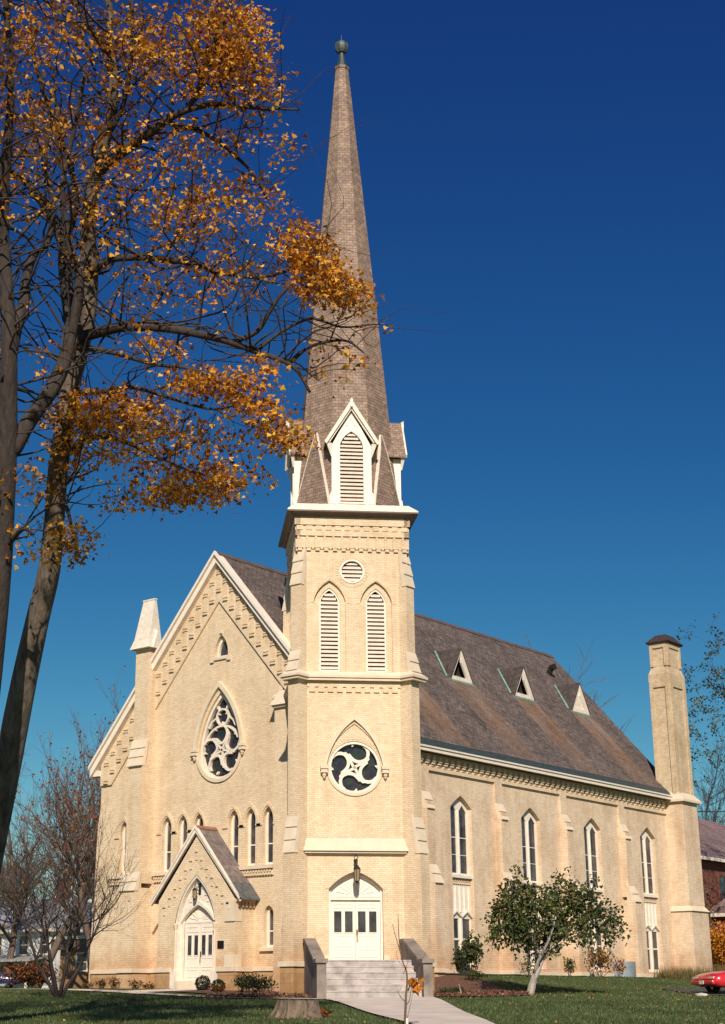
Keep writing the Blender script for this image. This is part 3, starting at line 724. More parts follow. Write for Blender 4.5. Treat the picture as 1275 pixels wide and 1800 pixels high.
# stacked dormers
def dormer(y, boarded):
    x = -3.58; za, zb = 15.75, 14.12; hw = .93
    xr = RX+(RZ-za)/SLP               # ridge meets the roof here
    r = MB()
    for s_ in (-1, 1):
        tri = [Vector((x+.12, y, za)), Vector((x+.12, y+s_*(hw+.06), zb-.05)), Vector((x-.02, y+s_*(hw+.06), zb-.05)), Vector((xr-.05, y, za))]
        r.add(tri+[p-Vector((0, 0, .07)) for p in tri], [(0, 1, 2, 3), (7, 6, 5, 4), (0, 4, 5, 1), (1, 5, 6, 2)])
    o = r.build('dormer', SLATE_D, C)
    if boarded:
        m = MB(); m.prism(SID, [(y-hw+.03, zb+.03), (y+hw-.03, zb+.03), (y, za-.1)], x-.05, x); m.build('boarded_front', WHITE_OLD, o)
    else:
        m = MB(); m.prism(SID, [(y-hw+.03, zb+.18), (y+hw-.03, zb+.18), (y, za-.1)], x-.36, x-.3); m.build('dark_opening', DARK, o)
    m = MB()
    for s_ in (-1, 1):
        wb_ = .40 if s_ > 0 else .12; m.prism(SID, [(y, za-.03), (y+s_*hw, zb+.02), (y+s_*(hw-wb_), zb+.02), (y, za-.03-wb_*1.75)][::(-1 if s_ > 0 else 1)], x+.0, x+.09)
    m.prism(SID, [(y-hw, zb-.02), (y+hw, zb-.02), (y+hw-.1, zb+.16), (y-hw+.1, zb+.16)], x-.03, x+.085); m.build('barge_board', WHITE_OLD, o)
    m = MB()
    m.prism(SID, [(y-hw-.1, zb-.12), (y+hw+.1, zb-.12), (y+hw+.1, zb-.03), (y-hw-.1, zb-.03)], x-.2, x+.12)
    a = Vector((x-.02, y-hw-.12, zb+.02)); b = Vector((xr-.25, y-.30, za-.25))
    a.z = roofz(a.x)+.03; b = Vector((xr, y-.02, roofz(xr)+.03))
    dv = Vector((0, -.13, 0))
    m.add([a, a+dv, b+dv, b, a+Vector((0, 0, .05)), b+Vector((0, 0, .05))], [(0, 1, 2, 3), (4, 1, 2, 5)])
    m.build('copper_flashing', simple('verdigris', (.20, .34, .29), .6, .2, 5) if not bpy.data.materials.get('verdigris') else bpy.data.materials['verdigris'], o)
    return o
for i, y in enumerate((13.2, 18.83, 24.45)): dormer(y, i == 2)
bpy.context.view_layer.update()
# --- porch
pw = MB(); PY = 1.15
PXC = -7.2
DO = arch(PXC, 2.34, .12, 2.42, 4.34, .10, 10)
po = [(-9.35, -1.2), (-5.03, -1.2), (-5.03, 3.30), (PXC, 5.9), (-9.35, 3.30)]
DO2 = arch(PXC, 2.34, -1.19, 2.42, 4.34, .10, 10)
wall(pw, FAC, [(-9.35, -1.2), (PXC-1.17, -1.2)]+DO2[2:][::-1][0:0]+[(PXC-1.17, 2.42)]+[p for p in DO2[2:-1][::-1]]+[(PXC+1.17, -1.2), (-5.03, -1.2), (-5.03, 3.30), (PXC, 5.9), (-9.35, 3.30)], [], PY, 0)
for x in (-9.35, -5.03): pw.add([(x, -PY, -1.2), (x, .0, -1.2), (x, 0, 3.3), (x, -PY, 3.3)], [(0, 1, 2, 3) if x > -6 else (3, 2, 1, 0)])
po_ = pw.build('porch_wall', BRICK, C)
for s_ in (-1, 1):
    m = MB(); m.fbox(FAC, PXC+s_*1.17-(.0 if s_ > 0 else .0), PXC+s_*1.17+s_*.001, PY-.3, PY-.001, -1, .3) if False else None
m = MB()
for s_ in (-1, 1): m.prism(FAC, [(PXC, 5.9), (PXC+s_*2.12, 3.36), (PXC+s_*2.12, 2.86), (PXC, 4.95)][::-s_], PY+.001, PY+.014)
for i in range(7):
    for s_ in (-1, 1):
        x = PXC+s_*(.3*i); zt = 5.32-1.2*.3*i
        if i == 0 and s_ > 0: continue
        m.fbox(FAC, x-.07, x+.07, PY, PY+.06, zt-.08, zt); m.fbox(FAC, x-.05, x+.05, PY, PY+.04, zt-.40, zt-.32)
m.build('corbel_table', BRICK, po_)
m = MB()
for i in range(5): y = -PY+.12+i*.22; m.box(-5.03, -4.93, y, y+.1, 2.98, 3.18)
m.box(-5.03, -4.90, -PY, -.02, 3.18, 3.30); m.build('corbel_table', BRICK, po_)
# arch ring, jamb reveal, white tympanum
m = MB(); arcp = arch(PXC, 2.34, 2.42, 2.42, 4.34, .10, 10)[2:]; arci = arch(PXC, 2.18, 2.42, 2.42, 4.22, .10, 10)[2:]
m.prism(FAC, arcp+arci[::-1], PY-.30, PY-.03)
for s_ in (-1, 1):
    m.fbox(FAC, min(PXC+s_*1.17, PXC+s_*1.06), max(PXC+s_*1.17, PXC+s_*1.06), PY-.45, PY-.02, .55, 2.42)
    m.fbox(FAC, min(PXC+s_*1.30, PXC+s_*.95), max(PXC+s_*1.30, PXC+s_*.95), PY-.45, PY+.10, -.3, .56)
m.build('portal_arch', WHITE_OLD, po_)
m = MB()
for s_ in (-1, 1):
    m = MB(); p = Vector(FAC.P(PXC+s_*1.10, 0, PY+.02)); m.lathe(p, [(.075, .562), (.055, .66), (.05, .7), (.05, 2.18), (.06, 2.2), (.10, 2.36), (.10, 2.42)], 10); m.build('colonnette', STONE, po_)
m = MB(); hd = arch(PXC, 1.78, .2, 2.50, 3.14, .07, 9)
m.prism(FAC, arch(PXC, 2.17, .0, 2.41, 4.21, .10, 10), PY-.30, PY-.22, [hd]); m.build('tympanum', WHITE_OLD, po_)
m = MB()
for i, (dx, dz) in enumerate([(-.55, 2.95), (.55, 2.95), (-.48, 3.25), (.48, 3.25), (-.35, 3.5), (.35, 3.5), (-.2, 3.78), (.2, 3.78)]):
    m.fbox(FAC, PXC+dx-.07, PXC+dx+.07, PY-.22, PY-.185, dz, dz+.035)
oh = arch(PXC, 1.98, 2.50, 2.50, 3.30, .07, 9)[2:]; ih = arch(PXC, 1.78, 2.50, 2.50, 3.14, .07, 9)[2:]
m.prism(FAC, oh+ih[::-1], PY-.219, PY-.12); m.build('tympanum_moulding', WHITE_OLD, po_)
def fan(mb, fr, c, z0, w, h, n):
    for i in range(9):
        a = R(12+156*i/8); rr = 1/math.sqrt((math.cos(a)/(w/2))**2+(math.sin(a)/h)**2)
        x0_, z0_ = c+.16*math.cos(a), z0+.10*math.sin(a); x1_, z1_ = c+.86*rr*math.cos(a), z0+.86*rr*math.sin(a)
        tubeflat(mb, fr, [(x0_, z0_), (x1_, z1_)], [.02, .05], n, n+.025)
def doors(fr, c, w, zb, zt, n, par, glasses, gz, handle=True):
    hw = w/2
    for s_ in (-1, 1):
        m = MB(); a0, a1 = sorted((c+s_*.004, c+s_*hw))
        m.fbox(fr, a0, a1, n-.06, n, zb, zt)
        mid = (a0+a1)/2; 
        for z0_, z1_ in ((zb+.12, zb+.42), (zb+.50, gz[0]-.1), (gz[1]+.12, zt-.14)):
            ring(m, fr, [(a0+.10, z0_), (a1-.10, z0_), (a1-.10, z1_), (a0+.10, z1_)], [(a0+.13, z0_+.03), (a1-.13, z0_+.03), (a1-.13, z1_-.03), (a0+.13, z1_-.03)], n, n+.018)
        d = m.build('door_leaf', WHITE, par)
        for q0, q1 in glasses:
            g0, g1 = (c+q0, c+q1) if s_ > 0 else (c-q1, c-q0)
            MB().fbox(fr, g0, g1, n, n+.006, *gz).build('door_pane', GLASS, d)
            r_ = MB(); ring(r_, fr, [(g0-.03, gz[0]-.03), (g1+.03, gz[0]-.03), (g1+.03, gz[1]+.03), (g0-.03, gz[1]+.03)], [(g0, gz[0]), (g1, gz[0]), (g1, gz[1]), (g0, gz[1])], n, n+.02); r_.build('pane_moulding', WHITE, d)
        if handle and s_ > 0:
            h_ = MB(); h_.fbox(fr, c+.03, c+.09, n, n+.03, zb+.93, zb+1.12); h_.tube([fr.P(c+.06, zb+.92, n+.05), fr.P(c+.06, zb+.70, n+.06)], .018, 6); h_.build('door_handle', BRASS, d)
m = MB(); m.prism(FAC, hd, PY-.40, PY-.34); fan(m, FAC, PXC, 2.52, 1.6, .5, PY-.34)
m.fbox(FAC, PXC-.89, PXC+.89, PY-.34, PY-.28, 2.42, 2.50); pd = m.build('entrance_frame', WHITE, po_)
doors(FAC, PXC, 1.74, .18, 2.42, PY-.30, C, [(.10, .32), (.47, .69)], (1.16, 1.94))
m = MB(); m.box(PXC-1.0, PXC+1.0, -PY-.15, -PY+.3, -.6, .16); m.build('threshold', STONE, po_)
m = MB(); ps = MB()
for a0, a1 in ((-9.45, PXC-1.31), (PXC+1.31, -4.93)):
    MB().box(a0+.04, a1-.04, -PY-.08, -PY+.02, -1.2, .50).build('foundation_stone', STONE_BASE, po_); MB().box(a0, a1, -PY-.14, -PY+.03, .503, .66).build('water_table', STONE, po_)
ps.box(-5.05, -4.96, -PY+.021, -.11, -1.2, .5); m.box(-5.06, -4.90, -PY+.031, -.17, .503, .66)
ps.build('foundation_stone', STONE_BASE, po_); m.build('water_table', STONE, po_)
# corner blocks and stone squares
m = MB(); m.box(-5.53, -5.005, -PY-.06, -PY+.4, 2.42, 3.25)
m.fbox(FAC, -5.34, -5.28, PY+.06, PY+.09, 2.9, 2.96); m.build('corner_block', STONE, po_)
m = MB(); m.box(-5.53, -5.01, -PY-.05, -PY+.4, .67, 1.14); m.build('cornerstone', STONE, po_)
# porch roof
m = MB(); zr = 6.28; sl_ = 1.19
for s_ in (-1, 1):
    xe = PXC+s_*2.44
    m.add([(PXC, -PY-.10, zr), (xe, -PY-.10, zr-sl_*2.44), (xe, -.005, zr-sl_*2.44), (PXC, -.005, zr)], [(0, 1, 2, 3)[::s_]])
    m.add([(PXC, -PY-.10, zr-.12), (xe, -PY-.10, zr-sl_*2.44-.12), (xe, -.005, zr-sl_*2.44-.12), (PXC, -.005, zr-.12)], [(0, 3, 2, 1)[::s_]])
    m.add([(xe, -PY-.10, zr-sl_*2.44-.12), (xe, -PY-.10, zr-sl_*2.44), (xe, -.005, zr-sl_*2.44), (xe, -.005, zr-sl_*2.44-.12)], [(0, 3, 2, 1)])
pr = m.build('porch_roof', SLATE_P, C)
m = MB()
m.add([(PXC-.1, -PY-.12, zr-.08), (PXC, -PY-.12, zr+.05), (PXC+.1, -PY-.12, zr-.08), (PXC-.1, 0, zr-.08), (PXC, 0, zr+.05), (PXC+.1, 0, zr-.08)], [(0, 1, 4, 3), (1, 2, 5, 4), (0, 2, 1)]); m.build('ridge_cap', simple('terracotta', (.30, .12, .07), .7), pr)
m = MB()
for s_ in (-1, 1):
    p = [(PXC, zr+.02), (PXC+s_*2.50, zr+.02-sl_*2.50), (PXC+s_*2.50, zr-.13-sl_*2.50), (PXC, zr-.25)]
    m.prism(FAC, p[::-s_], PY+.002, PY+.12)
    p = [(PXC, zr+.05), (PXC+s_*2.52, zr+.05-sl_*2.52), (PXC+s_*2.52, zr-.03-sl_*2.52), (PXC, zr-.09)]
    m.prism(FAC, p[::-s_], PY+.122, PY+.17)
m.build('barge_board', WHITE_OLD, pr)
m = MB(); xa, xb = PXC+1.98, PXC+2.50
m.add([(xa, -PY-.09, zr-sl_*1.98+.02), (xb, -PY-.09, zr-sl_*2.5+.02), (xb, -.01, zr-sl_*2.5+.02), (xa, -.01, zr-sl_*1.98+.02), (xb, -PY-.09, zr-sl_*2.5-.06), (xb, -.01, zr-sl_*2.5-.06)], [(0, 1, 2, 3), (1, 4, 5, 2)]); m.build('eaves_flashing', simple('lead_flashing', (.10, .11, .115), .5, .2, 5), pr)
# --- TOWER
tower = MB()
H = 2.2
DOORH = arch(0, 2.04, .5, 3.38, 4.02, .07, 9)
def mir(p): return [(-a, z) for a, z in p][::-1]
RO = circ(0, 7.92, 1.0, 36)
LV = [arch(c, 1.26, 11.52, 14.5, 15.33, .11, 9) for c in (-.93, .93)]
RV = circ(-.02, 15.72, .50, 24)
for k_ in range(4):
    fr = TW[k_]
    low = [(-H, -1.2), (H, -1.2), (H, 11.4), (-H, 11.4)]
    if k_ == 0:
        wall(tower, fr, low, [DOORH, RO], H, .42)
    else: wall(tower, fr, low, [], H, 0)
    wall(tower, fr, [(-H, 11.4), (H, 11.4), (H, 17.95), (-H, 17.95)], LV+[RV], H, .12)
    # second order of the belfry openings
    for c in (-.93, .93):
        wall(tower, fr, arch(c, 1.27, 11.51, 14.5, 15.34, .11, 9), [arch(c, .80, 11.68, 14.5, 15.06, .11, 9)], H-.119, .22)
to = tower.build('tower_wall', BRICK, C)
for k_ in range(4):
    fr = TW[k_]
    for c in (-.93, .93):
        m = MB(); ring(m, fr, arch(c, .80, 11.68, 14.5, 15.06, .11, 9), arch(c, .69, 11.74, 14.5, 14.96, .11, 9), H-.26, H-.16)
        o = m.build('belfry_louvre', WHITE, C)
        s_ = MB(); z = 11.80
        while z < 14.9:
            hw = .345
            if z > 14.42: hw = .345*max(.12, (14.97-z)/.55)**.62
            s_.hexa([fr.P(c-hw, z, H-.30), fr.P(c+hw, z, H-.30), fr.P(c+hw, z-.03, H-.17), fr.P(c-hw, z-.03, H-.17), fr.P(c-hw, z+.11, H-.34), fr.P(c+hw, z+.11, H-.34), fr.P(c+hw, z+.075, H-.185), fr.P(c-hw, z+.075, H-.185)][0:4]+[fr.P(c-hw, z+.13, H-.33), fr.P(c+hw, z+.13, H-.33), fr.P(c+hw, z+.065, H-.185), fr.P(c-hw, z+.065, H-.185)])
            z += .164
        s_.build('slats', SLATW, o)
        MB().prism(fr, arch(c, .79, 11.69, 14.5, 15.05, .11, 9), H-.42, H-.40).build('dark_opening', DARK, o)
        h = arcband(fr, c, 1.62, 14.4, 15.60, .16, H, H+.012, .11); h.build('hood_mould', BRICK, o)
    m = MB(); ring(m, fr, circ(-.02, 15.72, .499, 24), circ(-.02, 15.72, .43, 24), H-.13, H+.03)
    o = m.build('round_louvre', WHITE, C)
    s_ = MB()
    for i in range(5):
        z = 15.37+i*.165; dz = z+.05-15.72; hw = math.sqrt(max(.01, .43**2-dz*dz))
        s_.hexa([fr.P(-.02-hw, z, H-.2), fr.P(-.02+hw, z, H-.2), fr.P(-.02+hw, z-.03, H-.06), fr.P(-.02-hw, z-.03, H-.06), fr.P(-.02-hw, z+.13, H-.2), fr.P(-.02+hw, z+.13, H-.2), fr.P(-.02+hw, z+.06, H-.07), fr.P(-.02-hw, z+.06, H-.07)])
    s_.build('slats', SLATW, o)
    MB().prism(fr, circ(-.02, 15.72, .495, 24), H-.25, H-.22).build('dark_opening', DARK, o)
    m = MB()
    for i in range(30):
        a = 2*math.pi*i/30; p0 = (-.02+.52*math.cos(a), 15.72+.52*math.sin(a)); p1 = (-.02+.66*math.cos(a), 15.72+.66*math.sin(a))
        tubeflat(m, fr, [p0, p1], [.085, .11], H-.01, H+.014)
    m.build('brick_voussoirs', BRICK, o)
# buttresses on the tower corners: pointing along the building's own axes
for k_ in range(4):
    a = R(-90+90*k_)                      # direction of the corner
    fr = Fr(T0, (-math.sin(a), math.cos(a), 0), (math.cos(a), math.sin(a), 0))
    b_ = MB(); wd = .25
    b_.fbox(fr, -wd, wd, 2.5, 3.24, 11.4, 15.2); 
    b_.hexa([fr.P(-wd, 15.2, 2.5), fr.P(wd, 15.2, 2.5), fr.P(wd, 15.2, 3.22), fr.P(-wd, 15.2, 3.22), fr.P(-wd, 16.7, 2.5), fr.P(wd, 16.7, 2.5), fr.P(wd, 16.7, 2.9), fr.P(-wd, 16.7, 2.9)])
    b_.fbox(fr, -wd-.01, wd+.01, 2.5, 3.38, 4.6, 11.4); b_.fbox(fr, -wd-.02, wd+.02, 2.5, 3.66, -1.2, 4.62)
    _w(b_, fr, -wd, wd, 11.62, 12.45, 3.45, 3.24); _w(b_, fr, -wd-.01, wd+.01, 4.62, 6.1, 3.64, 3.36)
    bo = b_.build('tower_buttress', BRICK, C)
    weather(fr, -wd, wd, 15.1, 16.6, 3.24, 2.98, 3, bo); weather(fr, -wd, wd, 11.62, 12.45, 3.45, 3.24, 2, bo); weather(fr, -wd-.01, wd+.01, 4.66, 6.1, 3.62, 3.36, 3, bo)
    if k_ in (0, 1):
        w = MB(); w.fbox(fr, -wd-.14, wd+.14, 2.4, 3.78, .58, .76); w.build('water_table', STONE, bo)
        MB().fbox(fr, -wd-.08, wd+.08, 2.4, 3.72, -1.2, .578).build('foundation_stone', STONE_BASE, bo)
    # string course wraps the buttress
    w = MB()
    for n0, n1, z0, z1 in ((2.4, 3.60, 11.26, 11.36), (2.4, 3.66, 11.362, 11.44)):
        w.fbox(fr, -wd-(n1-3.42), wd+(n1-3.42), n0, n1, z0, z1)
    e = .2
    w.hexa([fr.P(-wd-.24, 11.443, 2.4), fr.P(wd+.24, 11.443, 2.4), fr.P(wd+.24, 11.443, 3.66), fr.P(-wd-.24, 11.443, 3.66), fr.P(-wd-.02, 11.64, 2.4), fr.P(wd+.02, 11.64, 2.4), fr.P(wd+.02, 11.64, 3.42), fr.P(-wd-.02, 11.64, 3.42)])
    w.build('string_course', STONE, bo)
for k_ in range(4):
    fr = TW[k_]; e = 1.95
    w = MB(); w.fbox(fr, -e, e, H-.1, H+.22, 11.262, 11.358); w.fbox(fr, -e, e, H-.1, H+.27, 11.364, 11.438)
    w.hexa([fr.P(-e, 11.441, H-.1), fr.P(e, 11.441, H-.1), fr.P(e, 11.441, H+.27), fr.P(-e, 11.441, H+.27), fr.P(-e, 11.64, H-.1), fr.P(e, 11.64, H-.1), fr.P(e, 11.64, H+.03), fr.P(-e, 11.64, H+.03)])
    w.build('string_course', STONE, to)
    w = MB(); w.fbox(fr, -1.84, 1.84, H-.05, H+.05, 11.03, 11.25)
    for i in range(10):
        x = -1.75+i*.362; w.fbox(fr, x, x+.22, H-.05, H+.06, 10.83, 11.028)
    w.build('corbel_table', BRICK, to)
    # frieze and cornice
    w = MB(); E_ = 2.30
    w.fbox(fr, -E_, E_+.0, H-.1, E_, 17.15, 17.37); w.fbox(fr, -E_-.04, E_+.04, H-.1, E_+.04, 17.60, 17.93); w.fbox(fr, -E_+.03, E_-.03, H-.1, E_-.03, 17.37, 17.60)
    for i in range(12):
        x = -2.25+i*.385; w.fbox(fr, x, x+.25, H-.1, E_+.005, 17.40, 17.598)
    w.fbox(fr, -E_+.06, E_-.06, H-.1, E_-.06, 16.62, 17.15)
    for i in range(13):
        x = -2.24+i*.352; w.fbox(fr, x, x+.25, H-.1, E_-.005, 16.66, 17.02); w.fbox(fr, x+.04, x+.21, H-.1, E_-.02, 16.54, 16.66); w.fbox(fr, x+.02, x+.10, H-.05, E_-.002, 17.03, 17.14)
    w.build('corbelled_frieze', BRICK, to)
cn = MB()
def sqr(h, z): return [tuple(T0+(Vector((S2, S2, 0))*a+Vector((S2, -S2, 0))*b)*h+Vector((0, 0, z))) for a, b in ((-1, 1), (1, 1), (1, -1), (-1, -1))]
def sqloft(mb, rings):
    n0 = len(mb.v)
    for h, z in rings: mb.v += sqr(h, z)
    for i in range(len(rings)-1):
        for k_ in range(4):
            a = n0+i*4+k_; b = n0+i*4+(k_+1) % 4
            mb.f.append((a, b, b+4, a+4))
sqloft(cn, [(2.66, 18.13), (2.62, 18.20), (2.30, 18.50), (2.1, 18.56)])
cn.build('cornice', WHITE_OLD, to)
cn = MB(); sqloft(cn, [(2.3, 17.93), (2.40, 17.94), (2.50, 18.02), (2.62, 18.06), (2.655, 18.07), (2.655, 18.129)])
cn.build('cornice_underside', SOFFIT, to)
# lower weathered band above the door
w = MB(); fr = TW[0]
w.hexa([fr.P(-1.93, 4.93, H-.1), fr.P(1.93, 4.93, H-.1), fr.P(1.93, 4.93, H+.15), fr.P(-1.93, 4.93, H+.15), fr.P(-1.90, 5.24, H-.1), fr.P(1.90, 5.24, H-.1), fr.P(1.90, 5.24, H+.02), fr.P(-1.90, 5.24, H+.02)])
w.hexa([fr.P(-1.99, 4.76, H-.1), fr.P(1.99, 4.76, H-.1), fr.P(1.99, 4.76, H+.25), fr.P(-1.99, 4.76, H+.25), fr.P(-1.96, 4.928, H-.1), fr.P(1.96, 4.928, H-.1), fr.P(1.96, 4.928, H+.17), fr.P(-1.96, 4.928, H+.17)])
w.fbox(fr, -1.94, 1.94, H-.1, H+.17, 4.68, 4.758); w.build('stone_band', STONE, to)
# tower wheel window
m = MB(); ring(m, fr, circ(0, 7.92, .998, 40), circ(0, 7.92, .93, 40), H-.24, H-.03); wheel(m, fr, 0, 7.92, .93, 4, R(79), H-.22, H-.08, .115)
tubeflat(m, fr, [(.925*math.cos(a), 7.92+.925*math.sin(a)) for a in [2*math.pi*i/40 for i in range(41)]], .05, H-.2, H-.02)
rw = m.build('wheel_window', WHITE_OLD, C)
m = MB(); tubeflat(m, fr, [(1.045*math.cos(a), 7.92+1.045*math.sin(a)) for a in [R(195)+R(150)*i/20 for i in range(21)]], .10, H-.02, H+.05); m.build('stone_surround', STONE, rw)
MB().prism(fr, circ(0, 7.92, .96, 36), H-.24, H-.22).build('pane', LEAD, rw)
arcband(fr, 0, 2.46, 7.92, 9.92, .13, H, H+.13, .10).build('hood_mould', STONE, rw)
arcband(fr, 0, 2.16, 8.35, 9.66, .05, H, H+.05, .08).build('brick_arch', BRICK, rw)
m = MB()
for i in range(26):
    a = math.pi*(i+.5)/26; tubeflat(m, fr, [(1.07*math.cos(a), 7.92+1.07*math.sin(a)), (1.22*math.cos(a), 7.92+1.22*math.sin(a))], [.10, .125], H-.01, H+.012)
m.build('brick_voussoirs', BRICK, rw)
for s_ in (-1, 1): stop(fr, s_*1.18, 7.86, H, rw)
# tower door
m = MB(); ring(m, fr, arch(0, 2.03, .7, 3.38, 4.015, .07, 9), arch(0, 1.88, .69, 3.36, 3.90, .07, 9), H-.35, H-.17)
m.prism(fr, arch(0, 1.90, 3.02, 3.36, 3.92, .07, 9), H-.40, H-.30); m.fbox(fr, -.94, .94, H-.32, H-.2, 2.99, 3.06)
m.fbox(fr, -.94, .94, H-.30, H-.27, 3.10, 3.18); fan(m, fr, 0, 3.16, 1.7, .62, H-.30)
d_ = m.build('entrance_frame', WHITE, C)
doors(fr, 0, 1.87, .80, 2.99, H-.30, C, [(.10, .39), (.52, .80)], (1.82, 2.58))
m = MB()
oh = arch(0, 2.34, 3.38, 3.38, 4.20, .07, 9)[2:]; ih = arch(0, 2.05, 3.38, 3.38, 4.03, .07, 9)[2:]; m.prism(fr, oh+ih[::-1], H, H+.02); m.build('brick_arch', BRICK, d_)
m = MB()
for s_ in (-1, 1): MB().fbox(fr, s_*1.12-.1, s_*1.12+.1, H-.3, H+.06, .77, 1.0).build('jamb_block', STONE, d_)
# --- SPIRE
sp = MB()
a8 = math.tan(math.pi/8)
def octr(ap, z, ax=None):
    out = []
    for k_ in range(8):
        a = R(-45)+math.pi/8+math.pi/4*k_
        r_ = ap/math.cos(math.pi/8)
        out.append((T0.x+r_*math.cos(a), T0.y+r_*math.sin(a), z))
    return out
prof = [(2.16, 18.50), (2.08, 19.2), (2.0, 20.2), (1.91, 21.3), (1.83, 22.4), (1.66, 24.5), (1.50, 26.4), (1.33, 28.4), (1.16, 30.3), (.98, 32.4), (.82, 34.2), (.64, 36.2), (.47, 38.2), (.345, 39.7), (.29, 40.35)]
n0 = 0
for ap, z in prof: sp.v += octr(ap, z)
for i in range(len(prof)-1):
    for k_ in range(8):
        a = i*8+k_; b = i*8+(k_+1) % 8; sp.f.append((a, b, b+8, a+8))
spo = sp.build('spire', SHINGLE, C)
m = MB()
for k_ in range(4):          # flared broaches over the corners with white edge boards
    a = R(-90+90*k_); fr = Fr(T0, (-math.sin(a), math.cos(a), 0), (math.cos(a), math.sin(a), 0))
    b = MB(); hw = .90
    rows = [(18.52, 2.26, .90), (19.3, 2.20, .70), (20.2, 2.14, .46), (21.1, 2.06, .22), (21.9, 1.94, .02)]
    vs = []
    for z, n_, h_ in rows: vs += [fr.P(-h_, z, n_), fr.P(h_, z, n_), fr.P(-h_, z, n_-.22), fr.P(h_, z, n_-.22)]
    fs = []
    for i in range(len(rows)-1):
        q = i*4; fs += [(q, q+1, q+5, q+4), (q+2, q, q+4, q+6), (q+1, q+3, q+7, q+5)]
    b.add(vs, fs); bo = b.build('broach', SHINGLE, spo)
    w = MB()
    for s_ in (-1, 1):
        for (z, n_, h_), (z2, n2, h2) in zip(rows, rows[1:]):
            t1 = t2_ = .03
            w.hexa([fr.P(s_*h_, z, n_-.22), fr.P(s_*(h_+t1), z, n_-.22), fr.P(s_*(h_+t1), z, n_+.012), fr.P(s_*h_, z, n_+.012),
                    fr.P(s_*h2, z2, n2-.22), fr.P(s_*(h2+t2_), z2, n2-.22), fr.P(s_*(h2+t2_), z2, n2+.012), fr.P(s_*h2, z2, n2+.012)])
    w.build('edge_board', WHITE_OLD, bo)
for k_ in range(4):          # lucarnes
    fr = TW[k_]
    m = MB(); LH = arch(0, .96, 18.62, 21.05, 21.68, .11, 8)
    body = [(-.82, 18.5), (.82, 18.5), (.82, 21.05), (0, 22.62), (-.82, 21.05)]
    wall(m, fr, body, [LH], 2.24, .16)
    for s_ in (-1, 1): m.add([fr.P(s_*.82, 18.5, 2.24), fr.P(s_*.82, 18.5, 1.4), fr.P(s_*.82, 21.05, 1.4), fr.P(s_*.82, 21.05, 2.24)], [(0, 1, 2, 3)[::s_]])
    # moulding at the arch, small pilaster skirts
    oh = arch(0, 1.12, 18.55, 21.05, 21.82, .11, 8); ring(m, fr, oh, LH, 2.24, 2.28)
    for s_ in (-1, 1):
        m.prism(fr, [(s_*.64, 18.52), (s_*.92, 18.52), (s_*.92, 18.9), (s_*.70, 19.25), (s_*.64, 19.25)][::(1 if s_ > 0 else -1)], 2.241, 2.30)
    for p_ in ([(-.2, 21.95), (0, 22.25), (.2, 21.95)],):
        for u, v in zip(p_, p_[1:]): tubeflat(m, fr, [u, v], .035, 2.24, 2.262)
    tubeflat(m, fr, [(-.28, 21.93), (-.1, 21.98)], .03, 2.24, 2.26); tubeflat(m, fr, [(.28, 21.93), (.1, 21.98)], .03, 2.24, 2.26)
    lo = m.build('lucarne', WHITE, C)
    s_ = MB(); z = 18.72
    while z < 21.55:
        hw = .475
        if z > 21.0: hw = .475*max(.1, (21.66-z)/.66)**.6
        s_.hexa([fr.P(-hw, z, 2.08), fr.P(hw, z, 2.08), fr.P(hw, z-.03, 2.22), fr.P(-hw, z-.03, 2.22), fr.P(-hw, z+.13, 2.06), fr.P(hw, z+.13, 2.06), fr.P(hw, z+.06, 2.21), fr.P(-hw, z+.06, 2.21)])
        z += .165
    s_.build('slats', SLATW, lo)
    MB().prism(fr, LH, 2.02, 2.04).build('dark_opening', DARK, lo)
    r_ = MB(); zr = 22.98; sl_ = 1.66; ev = 1.10
    for q in (-1, 1):
        P0 = [fr.P(0, zr, 2.42), fr.P(q*ev, zr-sl_*ev, 2.42), fr.P(q*ev, zr-sl_*ev, 1.50), fr.P(0, zr, 1.70)]
        P1 = [(x, y, z-.13) for x, y, z in P0]
        r_.add(P0+P1, [(0, 1, 2, 3)[::q], (7, 6, 5, 4)[::q], (1, 5, 6, 2)[::q], (2, 6, 7, 3)])
    r_.build('lucarne_roof', SHINGLE, lo)
    b_ = MB()
    for q in (-1, 1):
        p = [(0, zr+.04), (q*(ev+.03), zr+.04-sl_*(ev+.03)), (q*(ev-.05), zr-.1-sl_*(ev+.01)), (0, zr-.28)]
        b_.prism(fr, p[::-q], 2.421, 2.49)
        p = [(0, zr-.22), (q*(ev-.1), zr-.22-sl_*(ev-.14)), (q*(ev-.2), zr-.24-sl_*(ev-.14)), (0, zr-.40)]
        b_.prism(fr, p[::-q], 2.30, 2.40)
        b_.hexa([fr.P(q*.82, 20.55, 2.24), fr.P(q*.84, 20.55, 2.24), fr.P(q*.84, 20.55, 2.30), fr.P(q*.82, 20.55, 2.30), fr.P(q*.82, 21.1, 2.24), fr.P(q*1.04, 21.1, 2.24), fr.P(q*1.04, 21.1, 2.42), fr.P(q*.82, 21.1, 2.42)])
    b_.prism(fr, [(-.07, zr-.3), (.07, zr-.3), (.06, zr+.03), (0, zr+.09), (-.06, zr+.03)], 2.495, 2.53)
    b_.build('barge_board', WHITE_OLD, lo)
